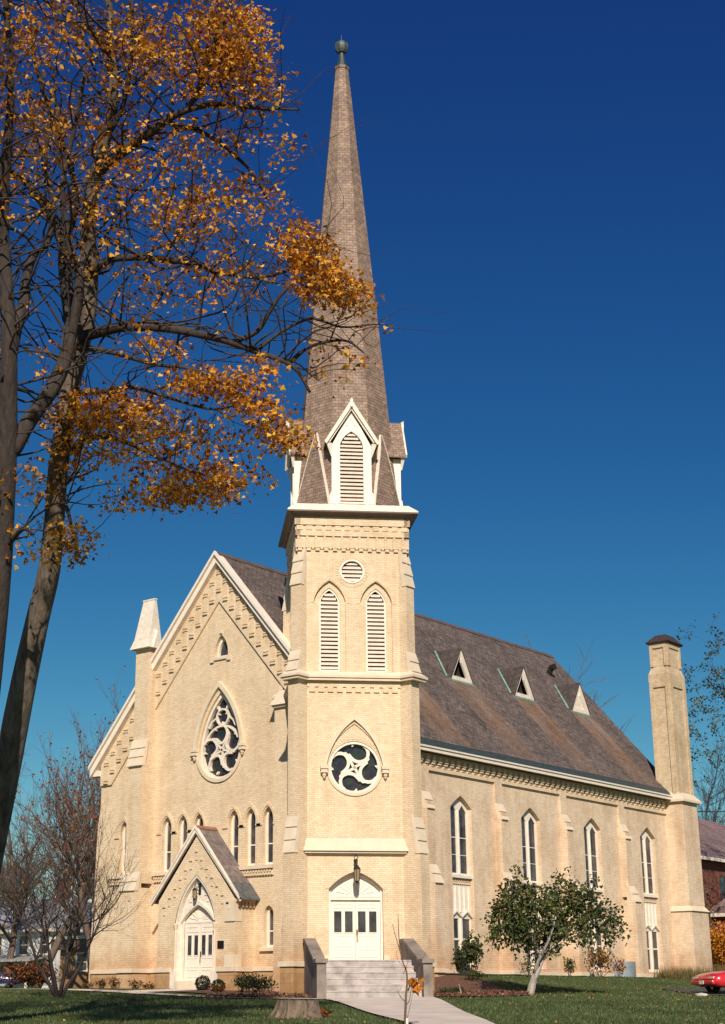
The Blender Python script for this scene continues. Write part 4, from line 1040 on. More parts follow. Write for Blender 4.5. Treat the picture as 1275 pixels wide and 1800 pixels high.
# finial
m = MB(); r8 = R(-45)+math.pi/8
m.lathe(T0+Vector((0, 0, 0)), [(.31, 40.34), (.35, 40.36), (.36, 40.48), (.31, 40.5)], 8, r8); m.build('collar', simple('worn_collar', (.22, .12, .08), .6, .3, 10), spo)
m = MB(); m.lathe(T0, [(.27, 40.50), (.19, 40.8), (.135, 41.1), (.115, 41.28)], 8, r8); m.build('finial_cone', COPPER, spo)
m = MB(); m.lathe(T0, [(.11, 41.28), (.20, 41.32), (.27, 41.45), (.305, 41.60), (.30, 41.73), (.25, 41.84), (.15, 41.91), (.02, 41.93)], 8, r8); 
for k_ in range(8):
    a = r8+math.pi/4*k_; m.tube([T0+Vector((r_*1.02*math.cos(a), r_*1.02*math.sin(a), z)) for r_, z in [(.20, 41.32), (.27, 41.45), (.305, 41.60), (.30, 41.73), (.25, 41.84), (.15, 41.91)]], .012, 4)
m.tube([T0+Vector((0, 0, 41.9)), T0+Vector((0, 0, 42.3))], .012, 5); m.build('finial_ball', COPPER_D, spo)
# --- wall lanterns (mounted on the church, things of their own)
def lantern(fr, a, z, n, s_, label):
    base = Vector(fr.P(a, z, n)); o = empty('wall_lantern', base, label, 'lantern', 'iron lanterns over the doors')
    m = MB(); m.fbox(fr, a-.07*s_, a+.07*s_, n, n+.05*s_, z-.15*s_, z+.42*s_)
    m.tube([fr.P(a, z+.30*s_, n+.03), fr.P(a, z+.42*s_, n+.22*s_), fr.P(a, z+.34*s_, n+.40*s_), fr.P(a, z+.16*s_, n+.42*s_)], .022*s_, 6)
    m.tube([fr.P(a, z-.05*s_, n+.03), fr.P(a, z+.12*s_, n+.24*s_), fr.P(a, z+.30*s_, n+.34*s_)], .018*s_, 6)
    for q in (-1, 1): m.tube([fr.P(a, z+.33*s_, n+.1), fr.P(a+q*.07*s_, z+.46*s_, n+.14*s_), fr.P(a, z+.55*s_, n+.2*s_)], .014*s_, 5)
    m.build('bracket', IRON, o)
    c = Vector(fr.P(a, z, n+.42*s_)); m = MB()
    m.lathe(c, [(.02, .20*s_), (.06*s_, .16*s_), (.13*s_, .08*s_), (.14*s_, .05*s_)], 6); m.lathe(c, [(.10*s_, -.36*s_), (.05*s_, -.42*s_), (.02*s_, -.47*s_)][::-1], 6)
    for k_ in range(6):
        an = math.pi/3*k_; m.tube([c+Vector((.125*s_*math.cos(an), .125*s_*math.sin(an), .05*s_)), c+Vector((.09*s_*math.cos(an), .09*s_*math.sin(an), -.36*s_))], .013*s_, 4)
    m.build('lantern_cage', IRON, o)
    m = MB(); m.lathe(c, [(.085*s_, -.36*s_), (.112*s_, .045*s_)], 6); m.build('lantern_glass', simple('amber_glass', (.30, .22, .12), .2) if not bpy.data.materials.get('amber_glass') else bpy.data.materials['amber_glass'], o)
lantern(TW[0], 0, 4.02, H, 1.05, 'black iron lantern on the brick above the tower door')
lantern(FAC, PXC+.02, 3.66, PY-.22, .78, 'small black iron lantern on the white panel over the gabled porch door')
m = MB(); m.fbox(FAC, -5.93, -5.60, PY, PY+.035, 1.38, 1.68); m.fbox(FAC, -5.90, -5.63, PY+.035, PY+.042, 1.41, 1.65)
tag(m.build('wall_plaque', simple('dark_bronze', (.03, .02, .018), .4, .2, 30, .6), None), 'small dark bronze plaque on the brick beside the gabled porch door', 'plaque')
# --- ENTRANCE STEPS
fr = TW[0]; zl = .76; zg = -.50
st = empty('entrance_steps', Vector(fr.P(0, zg, 5)), 'grey concrete steps with sloping side walls leading up to the tower doors', 'steps')
m = MB(); m.fbox(fr, -1.648, 1.648, H+.0, 4.975, -1.0, zl-.051); m.fbox(fr, -1.645, 1.645, H+.0, 4.99, zl-.05, zl); m.build('landing', CONC, st)
nst = 6; rise_ = (zl-zg)/nst
for i in range(1, nst):
    m = MB(); n0_ = 4.95+.40*(i-1); m.fbox(fr, -1.647, 1.647, n0_-.05, n0_+.425, -1.0, zl-rise_*i-.05); m.fbox(fr, -1.646, 1.646, n0_-.05, n0_+.44, zl-rise_*i-.049, zl-rise_*i); m.build('step', CONC, st)
for s_ in (-1, 1):
    a0, a1 = sorted((s_*1.65, s_*1.97)); m = MB()
    m.fbox(fr, a0, a1, 6.75, 7.42, -1.2, .60)
    prf = [(2.2, -1.2), (6.748, -1.2), (6.748, .66), (6.5, .66), (2.95, 1.42), (2.2, 1.42)]
    vs = [fr.P(a0, z, n_) for n_, z in prf]+[fr.P(a1, z, n_) for n_, z in prf]; k_ = len(prf)
    m.add(vs, [tuple(range(k_)), tuple(range(2*k_-1, k_-1, -1))]+[(i, k_+i, k_+(i+1) % k_, (i+1) % k_) for i in range(k_)])
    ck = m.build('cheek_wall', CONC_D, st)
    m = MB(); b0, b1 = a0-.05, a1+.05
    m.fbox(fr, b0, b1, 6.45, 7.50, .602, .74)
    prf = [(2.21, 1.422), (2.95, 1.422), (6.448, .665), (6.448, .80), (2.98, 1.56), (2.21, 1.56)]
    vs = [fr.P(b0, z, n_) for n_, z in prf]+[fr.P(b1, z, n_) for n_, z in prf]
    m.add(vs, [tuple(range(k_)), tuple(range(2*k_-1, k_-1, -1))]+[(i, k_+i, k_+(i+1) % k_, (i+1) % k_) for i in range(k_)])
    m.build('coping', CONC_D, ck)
# --- window well beside the side wall
c_ = at(1101, 1712, 69); zb = G(1.3, 20.3)
def well(y, z):
    m = MB(); pts = []
    for i in range(17):
        a = math.pi*i/16; pts.append((.02+.78*math.sin(a), y-.75*math.cos(a)))
    vs = []
    for x, yy in pts: vs += [(x, yy, z-.3), (x, yy, z+.72)]
    for x, yy in pts: vs += [(x*.96, y+(yy-y)*.96, z+.72), (x*.96, y+(yy-y)*.96, z-.3)]
    fs = []
    for i in range(16):
        fs += [(2*i, 2*i+2, 2*i+3, 2*i+1), (2*i+1, 2*i+3, 34+2*i+2, 34+2*i), (34+2*i+1, 34+2*i, 34+2*i+2, 34+2*i+3)]
    m.add(vs, fs); return m
tag(well(20.6, G(.8, 20.6)).build('window_well', GALV), 'curved galvanised steel window well standing against the brick side wall', 'window well')

# ------------------------------------------------------------------ GROUND
def gridmesh(name, xs, ys, zf, mat):
    nx, ny = len(xs), len(ys)
    vs = [(x, y, zf(x, y)) for y in ys for x in xs]
    m = MB(); m.v = vs; m.f = [(j*nx+i, j*nx+i+1, (j+1)*nx+i+1, (j+1)*nx+i) for j in range(ny-1) for i in range(nx-1)]
    return m.build(name, mat, None, smooth=True, uv=False)
def axis(lo, hi, flo, fhi, fine, coarse):
    a = [lo]; 
    while a[-1] < hi:
        s_ = fine if flo <= a[-1] < fhi else coarse
        if a[-1] < flo: s_ = min(coarse, max(fine, (flo-a[-1])*.35))
        elif a[-1] >= fhi: s_ = min(coarse, max(fine, (a[-1]-fhi)*.35+fine))
        a.append(a[-1]+s_)
    return a
lawn = gridmesh('lawn', axis(-900, 900, -30, 45, .6, 90), axis(-400, 1200, -52, 40, .6, 90), G, LAWN); tag(lawn, 'green lawn sloping up to the church', 'lawn', kind='structure')
def strip(name, A, B, mat, off, n=24, m_=8, kind='structure'):
    "sheet draped on the ground between two polylines of equal length"
    mb = MB(); rows = []
    def samp(P, t):
        t *= len(P)-1; i = min(int(t), len(P)-2); f = t-i; return (P[i][0]*(1-f)+P[i+1][0]*f, P[i][1]*(1-f)+P[i+1][1]*f)
    for i in range(n+1):
        a, b = samp(A, i/n), samp(B, i/n)
        for j in range(m_+1):
            x, y = a[0]+(b[0]-a[0])*j/m_, a[1]+(b[1]-a[1])*j/m_
            mb.v.append((x, y, G(x, y)+off))
    for i in range(n):
        for j in range(m_): q = i*(m_+1)+j; mb.f.append((q, q+1, q+m_+2, q+m_+1))
    return tag(mb.build(name, mat, None, uv=False), kind=kind)
def t2(u, n): p = TW[0].P(u, 0, n); return (p[0], p[1])
l1, l2 = gp(714, 1800), gp(862, 1800); dL = Vector(l1)+(Vector(l1)-Vector((*t2(-1.75, 8.3), 0)))*.9; dR = Vector(l2)+(Vector(l2)-Vector((*t2(1.9, 8.2), 0)))*.9
strip('walkway', [t2(-2.0, 7.4), t2(-1.75, 8.3), l1[:2], dL[:2]], [t2(2.0, 7.4), t2(1.9, 8.2), l2[:2], dR[:2]], SIDEWALK, .05, 60, 14)
pa = [t2(-1.9, 7.5), (-1.5, -6.3), (-6.0, -4.9), (-8.2, -4.3), (-14, -4.0), (-22, -4.0)]
pb = [t2(-1.8, 8.6), (-1.5, -7.1), (-6.2, -5.9), (-8.4, -5.4), (-14, -5.0), (-22, -5.0)]
strip('side_path', pa, pb, SIDEWALK, .046, 80, 4)
strip('porch_path', [(-8.0, -1.3), (-8.0, -4.6)], [(-6.3, -1.3), (-6.3, -5.0)], SIDEWALK, .042, 14, 6)
# mulch beds
def bed(name, A, B, off, label):
    o = strip(name, A, B, MULCH, off, 40, 10); return o
bed('mulch_bed', [(-14.6, -.9), (-10.5, -1.2), (-8.3, -1.4)], [(-14.6, -.1), (-10.5, -.1), (-8.3, -1.15)], .04, '')
bed('mulch_bed', [(-6.1, -3.6), (-4.0, -4.0), (-1.0, -5.4), t2(-2.0, 7.3)], [(-6.1, -1.15), (-4.0, -.1), (-1.0, -2.6), t2(-2.0, 2.3)], .04, '')
bed('mulch_bed', [t2(2.02, 7.2), t2(3.6, 7.4), t2(5.0, 6.0), t2(6.3, 4.2)], [t2(2.0, 2.2), t2(3.0, 2.2), (.5, 3.6), (.8, 6.5)], .06, '')
# driveway on the right with the red car, road on the left
strip('driveway', [on_ground(14.2, 58)[:2], on_ground(40, 60)[:2]], [on_ground(14.2, 66)[:2], on_ground(40, 68)[:2]], ROAD, .04, 20, 6)
strip('street', [on_ground(-30, 84)[:2], on_ground(-16, 84)[:2]], [on_ground(-30, 91)[:2], on_ground(-16, 91)[:2]], ROAD, .04, 14, 6)

# ------------------------------------------------------------------ TREES AND PLANTS
def curve(p, q, n, wob, rnd, sag=0.0):
    p, q = Vector(p), Vector(q); L_ = (q-p).length; out = []
    a = Vector([rnd.uniform(-1, 1) for _ in range(3)])*wob*L_; b = Vector([rnd.uniform(-1, 1) for _ in range(3)])*wob*L_*.5
    for i in range(n+1):
        t = i/n; out.append(p.lerp(q, t)+a*math.sin(math.pi*t)+b*math.sin(2*math.pi*t)+Vector((0, 0, -sag*L_*4*t*(1-t)+0)))
    return out
def smooth(pts, k=4):
    "Catmull-Rom through the points"
    P = [Vector(p) for p in pts]; P = [P[0]*2-P[1]]+P+[P[-1]*2-P[-2]]; out = []
    for i in range(1, len(P)-2):
        for j in range(k):
            t = j/k
            out.append(.5*((2*P[i])+(P[i+1]-P[i-1])*t+(2*P[i-1]-5*P[i]+4*P[i+1]-P[i+2])*t*t+(3*P[i]-P[i-1]-3*P[i+1]+P[i+2])*t**3))
    out.append(P[-2]); return out
class Net:
    "branch network that twigs are hung on"
    def __init__(s): s.p = []; s.r = []; s.a = None
    def add(s, pts, rad):
        for p, r in zip(pts, rad): s.p.append(tuple(p)); s.r.append(r)
        s.a = None
    def nearest(s, q, k=1):
        if s.a is None or len(s.a) != len(s.p): s.a = np.array(s.p)
        d = ((s.a-np.array(q))**2).sum(1); return int(d.argmin()), float(math.sqrt(d.min()))
LEAF5 = [(0, 0), (.5, .1), (.42, .42), (.2, .5), (0, 1.0), (-.2, .5), (-.42, .42), (-.5, .1)]
LEAF3 = [(0, 0), (.34, .4), (0, 1.0), (-.34, .4)]
def leaf(mb, p, size, rnd, shape=LEAF5, droop=.4, up=None):
    n = Vector((rnd.gauss(0, 1), rnd.gauss(0, 1), rnd.gauss(0, 1)+(up or 0))).normalized()
    d = Vector((rnd.gauss(0, 1), rnd.gauss(0, 1), rnd.gauss(0, 1)-droop*2)); d = (d-n*d.dot(n))
    if d.length < .05: return
    d.normalize(); x = n.cross(d); b = len(mb.v); cup = rnd.uniform(-.25, .25)
    for u, v in shape:
        q = p+(x*u+d*v+n*(abs(u)*cup))*size
        mb.v.append((q.x, q.y, q.z))
    mb.f.append(tuple(range(b, b+len(shape))))
def spherept(rnd):
    while True:
        v = Vector((rnd.uniform(-1, 1), rnd.uniform(-1, 1), rnd.uniform(-1, 1)))
        if v.length <= 1: return v
def hang_twigs(tw, net, centers, rnd, r_tip=.006, maxr=.03, step=.35):
    "join each leafy point to the nearest wood, nearest first"
    order = sorted(range(len(centers)), key=lambda i: net.nearest(centers[i])[1])
    for i in order:
        q = centers[i]; j, d = net.nearest(q)
        if d < .05: continue
        n = max(2, int(d/step)+1); p = Vector(net.p[j]); pts = curve(p, q, n, .10, rnd)
        r0 = min(net.r[j]*.8, maxr, .008+d*.008); rad = [r0+(r_tip-r0)*k/n for k in range(n+1)]
        tw.tube(pts, rad, 3, False); net.add(pts[1:], rad[1:])
# --- the big maples in front, at the left
def limb_px(lst, k=4):
    pts = smooth([at(x, y, d) for x, y, d, r in lst], k)
    rr = [r/FPX*d for x, y, d, r in lst]; n = len(lst)-1; rad = [float(np.interp(i/k, range(n+1), rr)) for i in range(n*k+1)]
    return pts, rad
def maple(name, label, trunk, limbs, blobs, seed, nleaf, size):
    rnd = random.Random(seed)
    pts, rad = limb_px(trunk); base = pts[0]; g = Vector((base.x, base.y, G(base.x, base.y)))
    pts = [g+Vector((0, 0, -.3)), g+(base-g)*.5]+pts; rad = [rad[0]*1.5, rad[0]*1.1]+rad
    o = empty(name, g, label, 'tree', 'big maples at the left')
    m = MB(); m.tube(pts, rad, 14); m.build('trunk', BARK if seed == 3 else BARK_D, o, smooth=True, uv=False)
    net = Net(); net.add(pts, rad)
    lm = MB()
    for l in limbs:
        q, r_ = limb_px(l, 4); j, d = net.nearest(q[0])
        if d < 3: q[0] = Vector(net.p[j])
        lm.tube(q, r_, 8); net.add(q, r_)
    # wandering side branches
    tw = MB(); base_n = len(net.p); 
    for _ in range(int(base_n*.75)):
        j = rnd.randrange(len(pts)//2, base_n); p = Vector(net.p[j]); r0 = min(net.r[j]*.45, .030)
        if r0 < .008: continue
        L_ = rnd.uniform(1.2, 3.4); d = spherept(rnd).normalized(); d.z = abs(d.z)*.8+rnd.uniform(-.1, .3); d.normalize()
        c = curve(p, p+d*L_, 6, .17, rnd); rd = [r0*(1-.85*k/6) for k in range(7)]
        tw.tube(c, rd, 5, False); net.add(c, rd)
    leafy = []; tot = sum(b[3]*b[4]*b[5]*(.35+.65*min(1, b[5])) for b in blobs)
    per = []
    for (x, y, d, rx, ry, w) in blobs:
        k = max(3, int(nleaf/9.0*rx*ry*w*(.35+.65*min(1, w))/tot))
        for _ in range(k):
            v = spherept(rnd); per.append(at(x+v.x*rx, y+v.y*ry, d+v.z*max(1.0, rx/FPX*d*.9)))
    hang_twigs(tw, net, per, rnd, .005, .035)
    lm.build('limbs', BARK_D, o, smooth=True, uv=False); tw.build('twigs', BARK_D, o, smooth=True, uv=False)
    A_, B_ = MB(), MB()
    for q in per:
        ax = spherept(rnd); ax.z *= .25; ax = ax.normalized(); dr = ax.z < 0
        old = rnd.random() < .14
        for _ in range(rnd.randint(4, 14)):
            v = spherept(rnd); s_ = ax*v.x*.55+Vector((-ax.y, ax.x, 0))*v.y*.32+Vector((0, 0, v.z*.10-abs(v.x)*.12)); t_ = B_ if old or rnd.random() < .15 else A_
            leaf(t_, q+s_, size*rnd.uniform(.55, 1.25), rnd, LEAF5, .5, .8)
    A_.build('golden_leaves', LF_GOLD, o, uv=False); B_.build('rusty_leaves', LF_RUST, o, uv=False)
    return o
d0 = 33.0
trunkA = [(-48, 1640, d0, 30), (-20, 1500, d0, 28), (12, 1350, d0, 25), (42, 1200, d0, 23), (66, 1090, d0, 21), (87, 1000, d0, 20), (97, 900, d0, 18), (102, 830, d0, 18), (112, 760, d0+.2, 17), (124, 680, d0+.4, 17), (140, 610, d0+.5, 18), (154, 540, d0+.6, 17), (158, 470, d0+.6, 15), (155, 400, d0+.5, 14), (165, 320, d0+.3, 12), (190, 230, d0+.2, 9), (200, 150, d0, 8), (196, 60, d0, 6), (188, -60, d0, 5), (180, -220, d0, 3)]
limbsA = [
 [(150, 590, d0, 11), (190, 580, d0-.2, 10), (230, 574, d0-.5, 8.5), (300, 578, d0-.8, 8), (361, 590, d0-1, 7), (407, 602, d0-1.2, 6), (452, 619, d0-1.3, 5), (497, 634, d0-1.4, 4.5), (525, 654, d0-1.5, 3.5), (545, 690, d0-1.5, 2.5)],
 [(510, 640, d0-1.4, 3.5), (540, 612, d0-1.5, 3), (580, 600, d0-1.5, 2.8), (612, 600, d0-1.6, 2.2), (640, 620, d0-1.6, 1.2)],
 [(407, 602, d0-1.2, 5), (452, 583, d0-1.4, 4), (475, 546, d0-1.5, 3.6), (500, 512, d0-1.5, 3), (540, 484, d0-1.6, 2.2), (590, 490, d0-1.6, 1.2)],
 [(450, 617, d0-1.3, 3.5), (500, 580, d0-1.3, 3), (550, 560, d0-1.3, 2.4), (600, 575, d0-1.4, 2.0), (660, 570, d0-1.4, 1.0), (690, 572, d0-1.4, .6)],
 [(158, 490, d0+.6, 8), (172, 472, d0+.4, 7), (195, 456, d0+.2, 6.5), (240, 453, d0, 6), (290, 456, d0-.2, 5.5), (345, 465, d0-.4, 4.5), (395, 481, d0-.6, 4), (452, 487, d0-.8, 3.2), (500, 478, d0-1, 2.5), (560, 455, d0-1, 1.5)],
 [(158, 318, d0+.3, 11), (192, 285, d0+.2, 10), (226, 260, d0, 9.5), (261, 236, d0-.2, 8.5), (291, 212, d0-.3, 7.5), (331, 193, d0-.5, 6), (376, 184, d0-.6, 5), (427, 188, d0-.7, 4), (477, 191, d0-.8, 3), (527, 193, d0-.9, 1.5)],
 [(331, 193, d0-.5, 5), (351, 150, d0-.6, 4.5), (371, 100, d0-.8, 3.5), (392, 45, d0-1, 3), (410, -40, d0-1, 2)],
 [(300, 222, d0-.3, 5), (350, 230, d0-.2, 4), (400, 262, d0-.1, 3), (440, 300, d0, 2.4), (470, 350, d0, 1.5)],
 [(203, 200, d0, 7), (198, 165, d0+.3, 6), (196, 115, d0+.5, 6), (166, 60, d0+.8, 5), (145, 30, d0+1, 4), (110, -50, d0+1, 3)],
 [(190, 240, d0+.1, 5), (215, 190, d0, 4.5), (226, 140, d0-.3, 4), (234, 70, d0-.5, 3.5), (231, -20, d0-.5, 3)],
 [(134, 625, d0+.5, 14), (123, 552, d0+.9, 12), (115, 480, d0+1.2, 12), (110, 427, d0+1.4, 10), (90, 380, d0+1.6, 9), (55, 330, d0+2, 7), (15, 300, d0+2.2, 5), (-40, 270, d0+2.5, 4)],
 [(110, 430, d0+1.4, 8), (135, 360, d0+1.4, 6), (120, 280, d0+1.5, 5), (90, 200, d0+1.5, 4), (60, 100, d0+1.5, 3), (50, 0, d0+1.5, 2)],
 [(113, 765, d0+.2, 7), (135, 792, d0-.2, 7), (150, 772, d0-.5, 6), (200, 770, d0-.8, 4), (270, 800, d0-1.2, 3), (340, 830, d0-1.5, 2), (390, 840, d0-1.6, 1)],
 [(124, 690, d0+.4, 6), (170, 690, d0-.4, 5), (230, 680, d0-1, 4), (300, 700, d0-1.6, 3), (380, 720, d0-2, 2), (440, 700, d0-2, 1)],
 [(140, 610, d0+.5, 6), (200, 620, d0-.6, 4.5), (270, 640, d0-1.4, 3.5), (340, 650, d0-1.8, 2.5), (420, 690, d0-2, 1.5)],
 [(99, 850, d0, 5), (120, 900, d0-.6, 3.5), (130, 950, d0-.8, 2)],
]
blobsA = [(200, 720, d0-1, 105, 45, 1.0), (265, 775, d0-1.4, 165, 52, .75), (335, 850, d0-1.5, 105, 36, 1.05), (405, 832, d0-1.6, 60, 28, .8), (250, 872, d0-1.2, 75, 25, .7),
 (478, 758, d0-1.8, 48, 30, 1.1), (515, 770, d0-1.8, 28, 20, 1.2), (400, 672, d0-1.9, 90, 28, 1.1), (445, 712, d0-2, 60, 22, 1.1), (340, 665, d0-1.7, 55, 22, .8), (285, 608, d0-1.4, 48, 20, .8),
 (120, 800, d0-.4, 40, 40, .7), (98, 722, d0-.2, 50, 30, .7), (130, 950, d0-.8, 32, 42, 1.0), (470, 640, d0-1.6, 35, 18, .6),
 (300, 400, d0-.3, 210, 150, .30), (330, 520, d0-.6, 170, 80, .16), (535, 430, d0-1.2, 45, 50, 1.6), (565, 490, d0-1.4, 50, 42, 1.5), (612, 510, d0-1.5, 35, 38, 1.4), (640, 570, d0-1.4, 45, 25, .2), (580, 640, d0-1.5, 60, 55, .28),
 (420, 470, d0-.8, 80, 45, .42), (340, 370, d0-.4, 80, 60, .55), (450, 350, d0-.2, 60, 55, .45), (335, 60, d0-.7, 140, 75, .72), (400, 140, d0-.8, 85, 60, .72), (285, 110, d0-.5, 120, 70, .45),
 (155, 205, d0+.5, 110, 60, .42), (135, 60, d0+.6, 140, 70, .45), (455, 150, d0-.8, 60, 55, .4), (230, 240, d0, 110, 60, .42), (385, 235, d0-.4, 85, 45, .5), (180, 335, d0+.6, 80, 60, .45), (420, 60, d0-.9, 50, 60, .8),
 (250, -110, d0, 200, 70, .6), (60, 240, d0+1.5, 80, 90, .5), (490, 250, d0-.8, 40, 60, .25)]
maple('maple_tree', 'leaning maple with golden leaves and forked grey trunk, its branches reaching over the spire', trunkA, limbsA, blobsA, 3, 24000, .100)
d1 = 31.0
trunkB = [(-70, 1700, d1, 29), (-52, 1500, d1, 25), (-30, 1300, d1, 22), (-12, 1150, d1, 20), (2, 1000, d1, 19), (9, 880, d1, 18), (13, 780, d1, 18), (15, 700, d1, 16), (16, 620, d1, 15), (14, 540, d1+.2, 13), (8, 450, d1+.4, 11), (6, 350, d1+.4, 10), (14, 250, d1+.2, 8), (20, 130, d1, 6), (10, 0, d1, 5), (0, -150, d1, 3)]
limbsB = [
 [(16, 640, d1, 12), (32, 560, d1+.4, 11), (43, 530, d1+.6, 10), (46, 490, d1+.8, 9), (60, 448, d1+1, 7), (85, 425, d1+1, 5), (95, 360, d1+1, 4), (80, 280, d1+1, 3), (100, 180, d1+1, 2)],
 [(20, 800, d1, 15), (50, 742, d1+.3, 15), (88, 690, d1+.7, 14), (112, 640, d1+1, 13), (126, 580, d1+1.2, 11), (140, 500, d1+1.2, 9), (120, 420, d1+1.2, 7), (110, 330, d1+1.2, 5), (130, 230, d1+1.2, 4), (150, 130, d1+1, 3)],
 [(16, 780, d1, 8), (-30, 700, d1, 7), (-90, 640, d1-.5, 6), (-170, 600, d1-1, 4), (-250, 560, d1-1, 2)],
 [(12, 560, d1+.2, 8), (-40, 450, d1, 7), (-110, 350, d1-.4, 5), (-200, 280, d1-1, 3)],
 [(12, 960, d1, 6), (40, 930, d1-.5, 4), (60, 940, d1-.7, 2)]]
blobsB = [(60, 850, d1-.4, 38, 40, .7), (58, 945, d1-.6, 32, 50, .7), (70, 60, d1+.5, 80, 60, .6), (40, 340, d1+.3, 60, 60, .45), (60, 250, d1+.8, 60, 60, .5), (20, 160, d1, 60, 60, .5),
 (-120, 600, d1-.5, 110, 120, .6), (-160, 320, d1-.5, 130, 160, .6), (-60, 100, d1, 120, 130, .6), (-80, 830, d1-.5, 80, 70, .6), (-100, -120, d1, 220, 120, .6), (60, 600, d1+.6, 60, 80, .2), (-200, 780, d1+1, 120, 90, .6)]
maple('maple_tree', 'thick dark maple trunk at the left edge of the photo behind the leaning maple', trunkB, limbsB, blobsB, 5, 8000, .100)

d2 = 17.0
tS = on_ground(-8.6, 15); sh_ = empty('maple_tree', tS, 'golden maple just outside the left edge whose crown shades the lawn', 'tree')  # unseen tree, set where its crown shades the left lawn
m = MB(); c_ = curve(tS-Vector((0, 0, .3)), tS+Vector((1.2, 1.0, 15)), 8, .03, random.Random(2)); m.tube(c_, [.42, .36, .33, .3, .27, .22, .17, .12, .08], 10); m.build('trunk', BARK, sh_, smooth=True, uv=False)
net = Net(); net.add(c_[3:], [.3]*6); rnd = random.Random(22); tw = MB(); A_ = MB(); per = []
for _ in range(640):
    v = spherept(rnd)
    if -.36 < v.x < .10: continue  # gap shaped into the unseen crown so sun reaches the leaning trunk
    per.append(on_ground(-5.6, 16)+Vector((_l[0], _l[1], 0))*v.x*5.0+Vector((_h[0], _h[1], 0))*v.y*4.5+Vector((0, 0, 17.8+v.z*2.6)))
hang_twigs(tw, net, per, rnd, .006, .05, .6); tw.build('branches', BARK_D, sh_, smooth=True, uv=False)
for q in per:
    for _ in range(22): leaf(A_, q+spherept(rnd)*.5, .16*rnd.uniform(.7, 1.3), rnd)
A_.build('leaves', LF_GOLD, sh_, uv=False)

def bare_tree(name, base, h, label, seed, mat=BARK_B, spread=.55, nlimb=9, trunk_r=.22, leaves=0, lmat=None, lsize=.12, group=None, cat='tree', lean=(0, 0), multi=1, twig=1.0, up=.45, build_leaf=True, tubes=(8, 4, 3), minr=.006):
    rnd = random.Random(seed); base = Vector(base)
    o = empty(name, base, label, cat, group)
    tr, lb, tips = MB(), MB(), []
    def grow(p, d, L_, r, lv):
        n = 5 if lv < 3 else 3; pts = [p]; q = Vector(p); dd = Vector(d)
        for i in range(n):
            dd = (dd+spherept(rnd)*.22+Vector((0, 0, .07*up*2))).normalized(); q = q+dd*L_/n; pts.append(q.copy())
        rad = [max(minr*.7, r*(1-.62*k/n)) for k in range(n+1)]
        (tr if lv == 0 else lb).tube(pts, rad, tubes[min(lv, 2)], lv < 2)
        if lv == 4 or L_ < .35: tips.append(pts[-1]); tips.append(pts[-2]); return
        nb = {0: nlimb, 1: 6, 2: 5, 3: 4}[lv]
        for k in range(int(nb*twig) if lv > 1 else nb):
            f = rnd.uniform(.35 if lv == 0 else .2, 1.0); i = min(n-1, int(f*n)); pp = pts[i].lerp(pts[i+1], f*n-i)
            ax = spherept(rnd).normalized(); dn = (dd*up+ax*spread+Vector((0, 0, .15))).normalized()
            grow(pp, dn, L_*rnd.uniform(.42, .66)*(1.15-.4*f if lv == 0 else 1), rad[i]*.62, lv+1)
        grow(pts[-1], (dd+spherept(rnd)*.3).normalized(), L_*.55, rad[-1], lv+1)
    for k in range(multi):
        a = 2*math.pi*k/multi+rnd.uniform(-.4, .4); d = Vector((lean[0], lean[1], 1)) if multi == 1 else Vector((math.cos(a)*.55, math.sin(a)*.55, 1))
        grow(base-Vector((0, 0, .15)), d.normalized(), h*(.55 if multi == 1 else rnd.uniform(.5, .66)), trunk_r*(1 if multi == 1 else .6), 0)
    tr.build('trunk', mat, o, smooth=True, uv=False); lb.build('branches', mat, o, smooth=True, uv=False)
    if leaves:
        lf = MB()
        for _ in range(leaves):
            leaf(lf, rnd.choice(tips)+spherept(rnd)*.25, lsize*rnd.uniform(.6, 1.2), rnd, LEAF3)
        lf.build('leaves', lmat, o, uv=False)
    return o, tips
# small bare tree on the shaded lawn
def gpos(px, t): return on_ground((px-CXP)/FPX*t/math.cos(PIT)*1.0, t)
def gt_(px, t):
    "ground point below pixel column px at horizontal distance t"
    k = (px-CXP)/FPX; return on_ground(k*t*(1/math.cos(PIT))*(1-0.0), t)
def column(px, t):
    # solve lateral so that the point projects to px near the horizon
    v = _fw+_rt*(px-CXP)/FPX-_up*(1757-CYP)/FPX; s_ = t/(v[0]*_h[0]+v[1]*_h[1]); return on_ground((v[0]*_l[0]+v[1]*_l[1])*s_, t)
bare_tree('small_tree', column(103, 56), 5.9, 'small bare spreading tree with a short dark trunk on the shaded lawn', 14, BARK_D, .8, 5, .12, 160, LF_RUST, .11, multi=6, up=.75, twig=.48)
# --- background trees on the left
def bg(px, t, h, seed, label, leaves=0, lmat=None, mat=BARK_B, spread=.55, r=.25, **k):
    p = column(px, t); return bare_tree('bare_tree', p, h, label, seed, mat, spread, 9, r, leaves, lmat, .2, 'bare trees behind the church', **k)
bg(118, 98, 19, 21, 'tall bare tree with rusty leaves halfway up, rising left of the church gable', 700, LF_RED, BARK_B, .42, .34, tubes=(6, 3, 3), minr=.012, twig=.75)
bg(60, 92, 16.5, 22, 'bare tree with a few rusty leaves just right of the leaning maple trunk', 300, LF_RED, BARK_B, .5, .28, lean=(.25, .2), tubes=(6, 3, 3), minr=.012, twig=.65)
bg(160, 90, 14.5, 23, 'bare tree with orange leaves close against the left corner of the church', 700, LF_RED, BARK_B, .45, .25, tubes=(6, 3, 3), minr=.012, twig=.7)
bg(15, 105, 16, 24, 'bare brown tree behind the white house at the far left', 200, LF_RED, BARK_B, .55, .28, tubes=(6, 3, 3), minr=.012)
bg(135, 118, 16, 27, 'thin bare tree farthest back between the brick annex and the church', 0, None, BARK_B, .55, .25, tubes=(6, 3, 3), minr=.014)
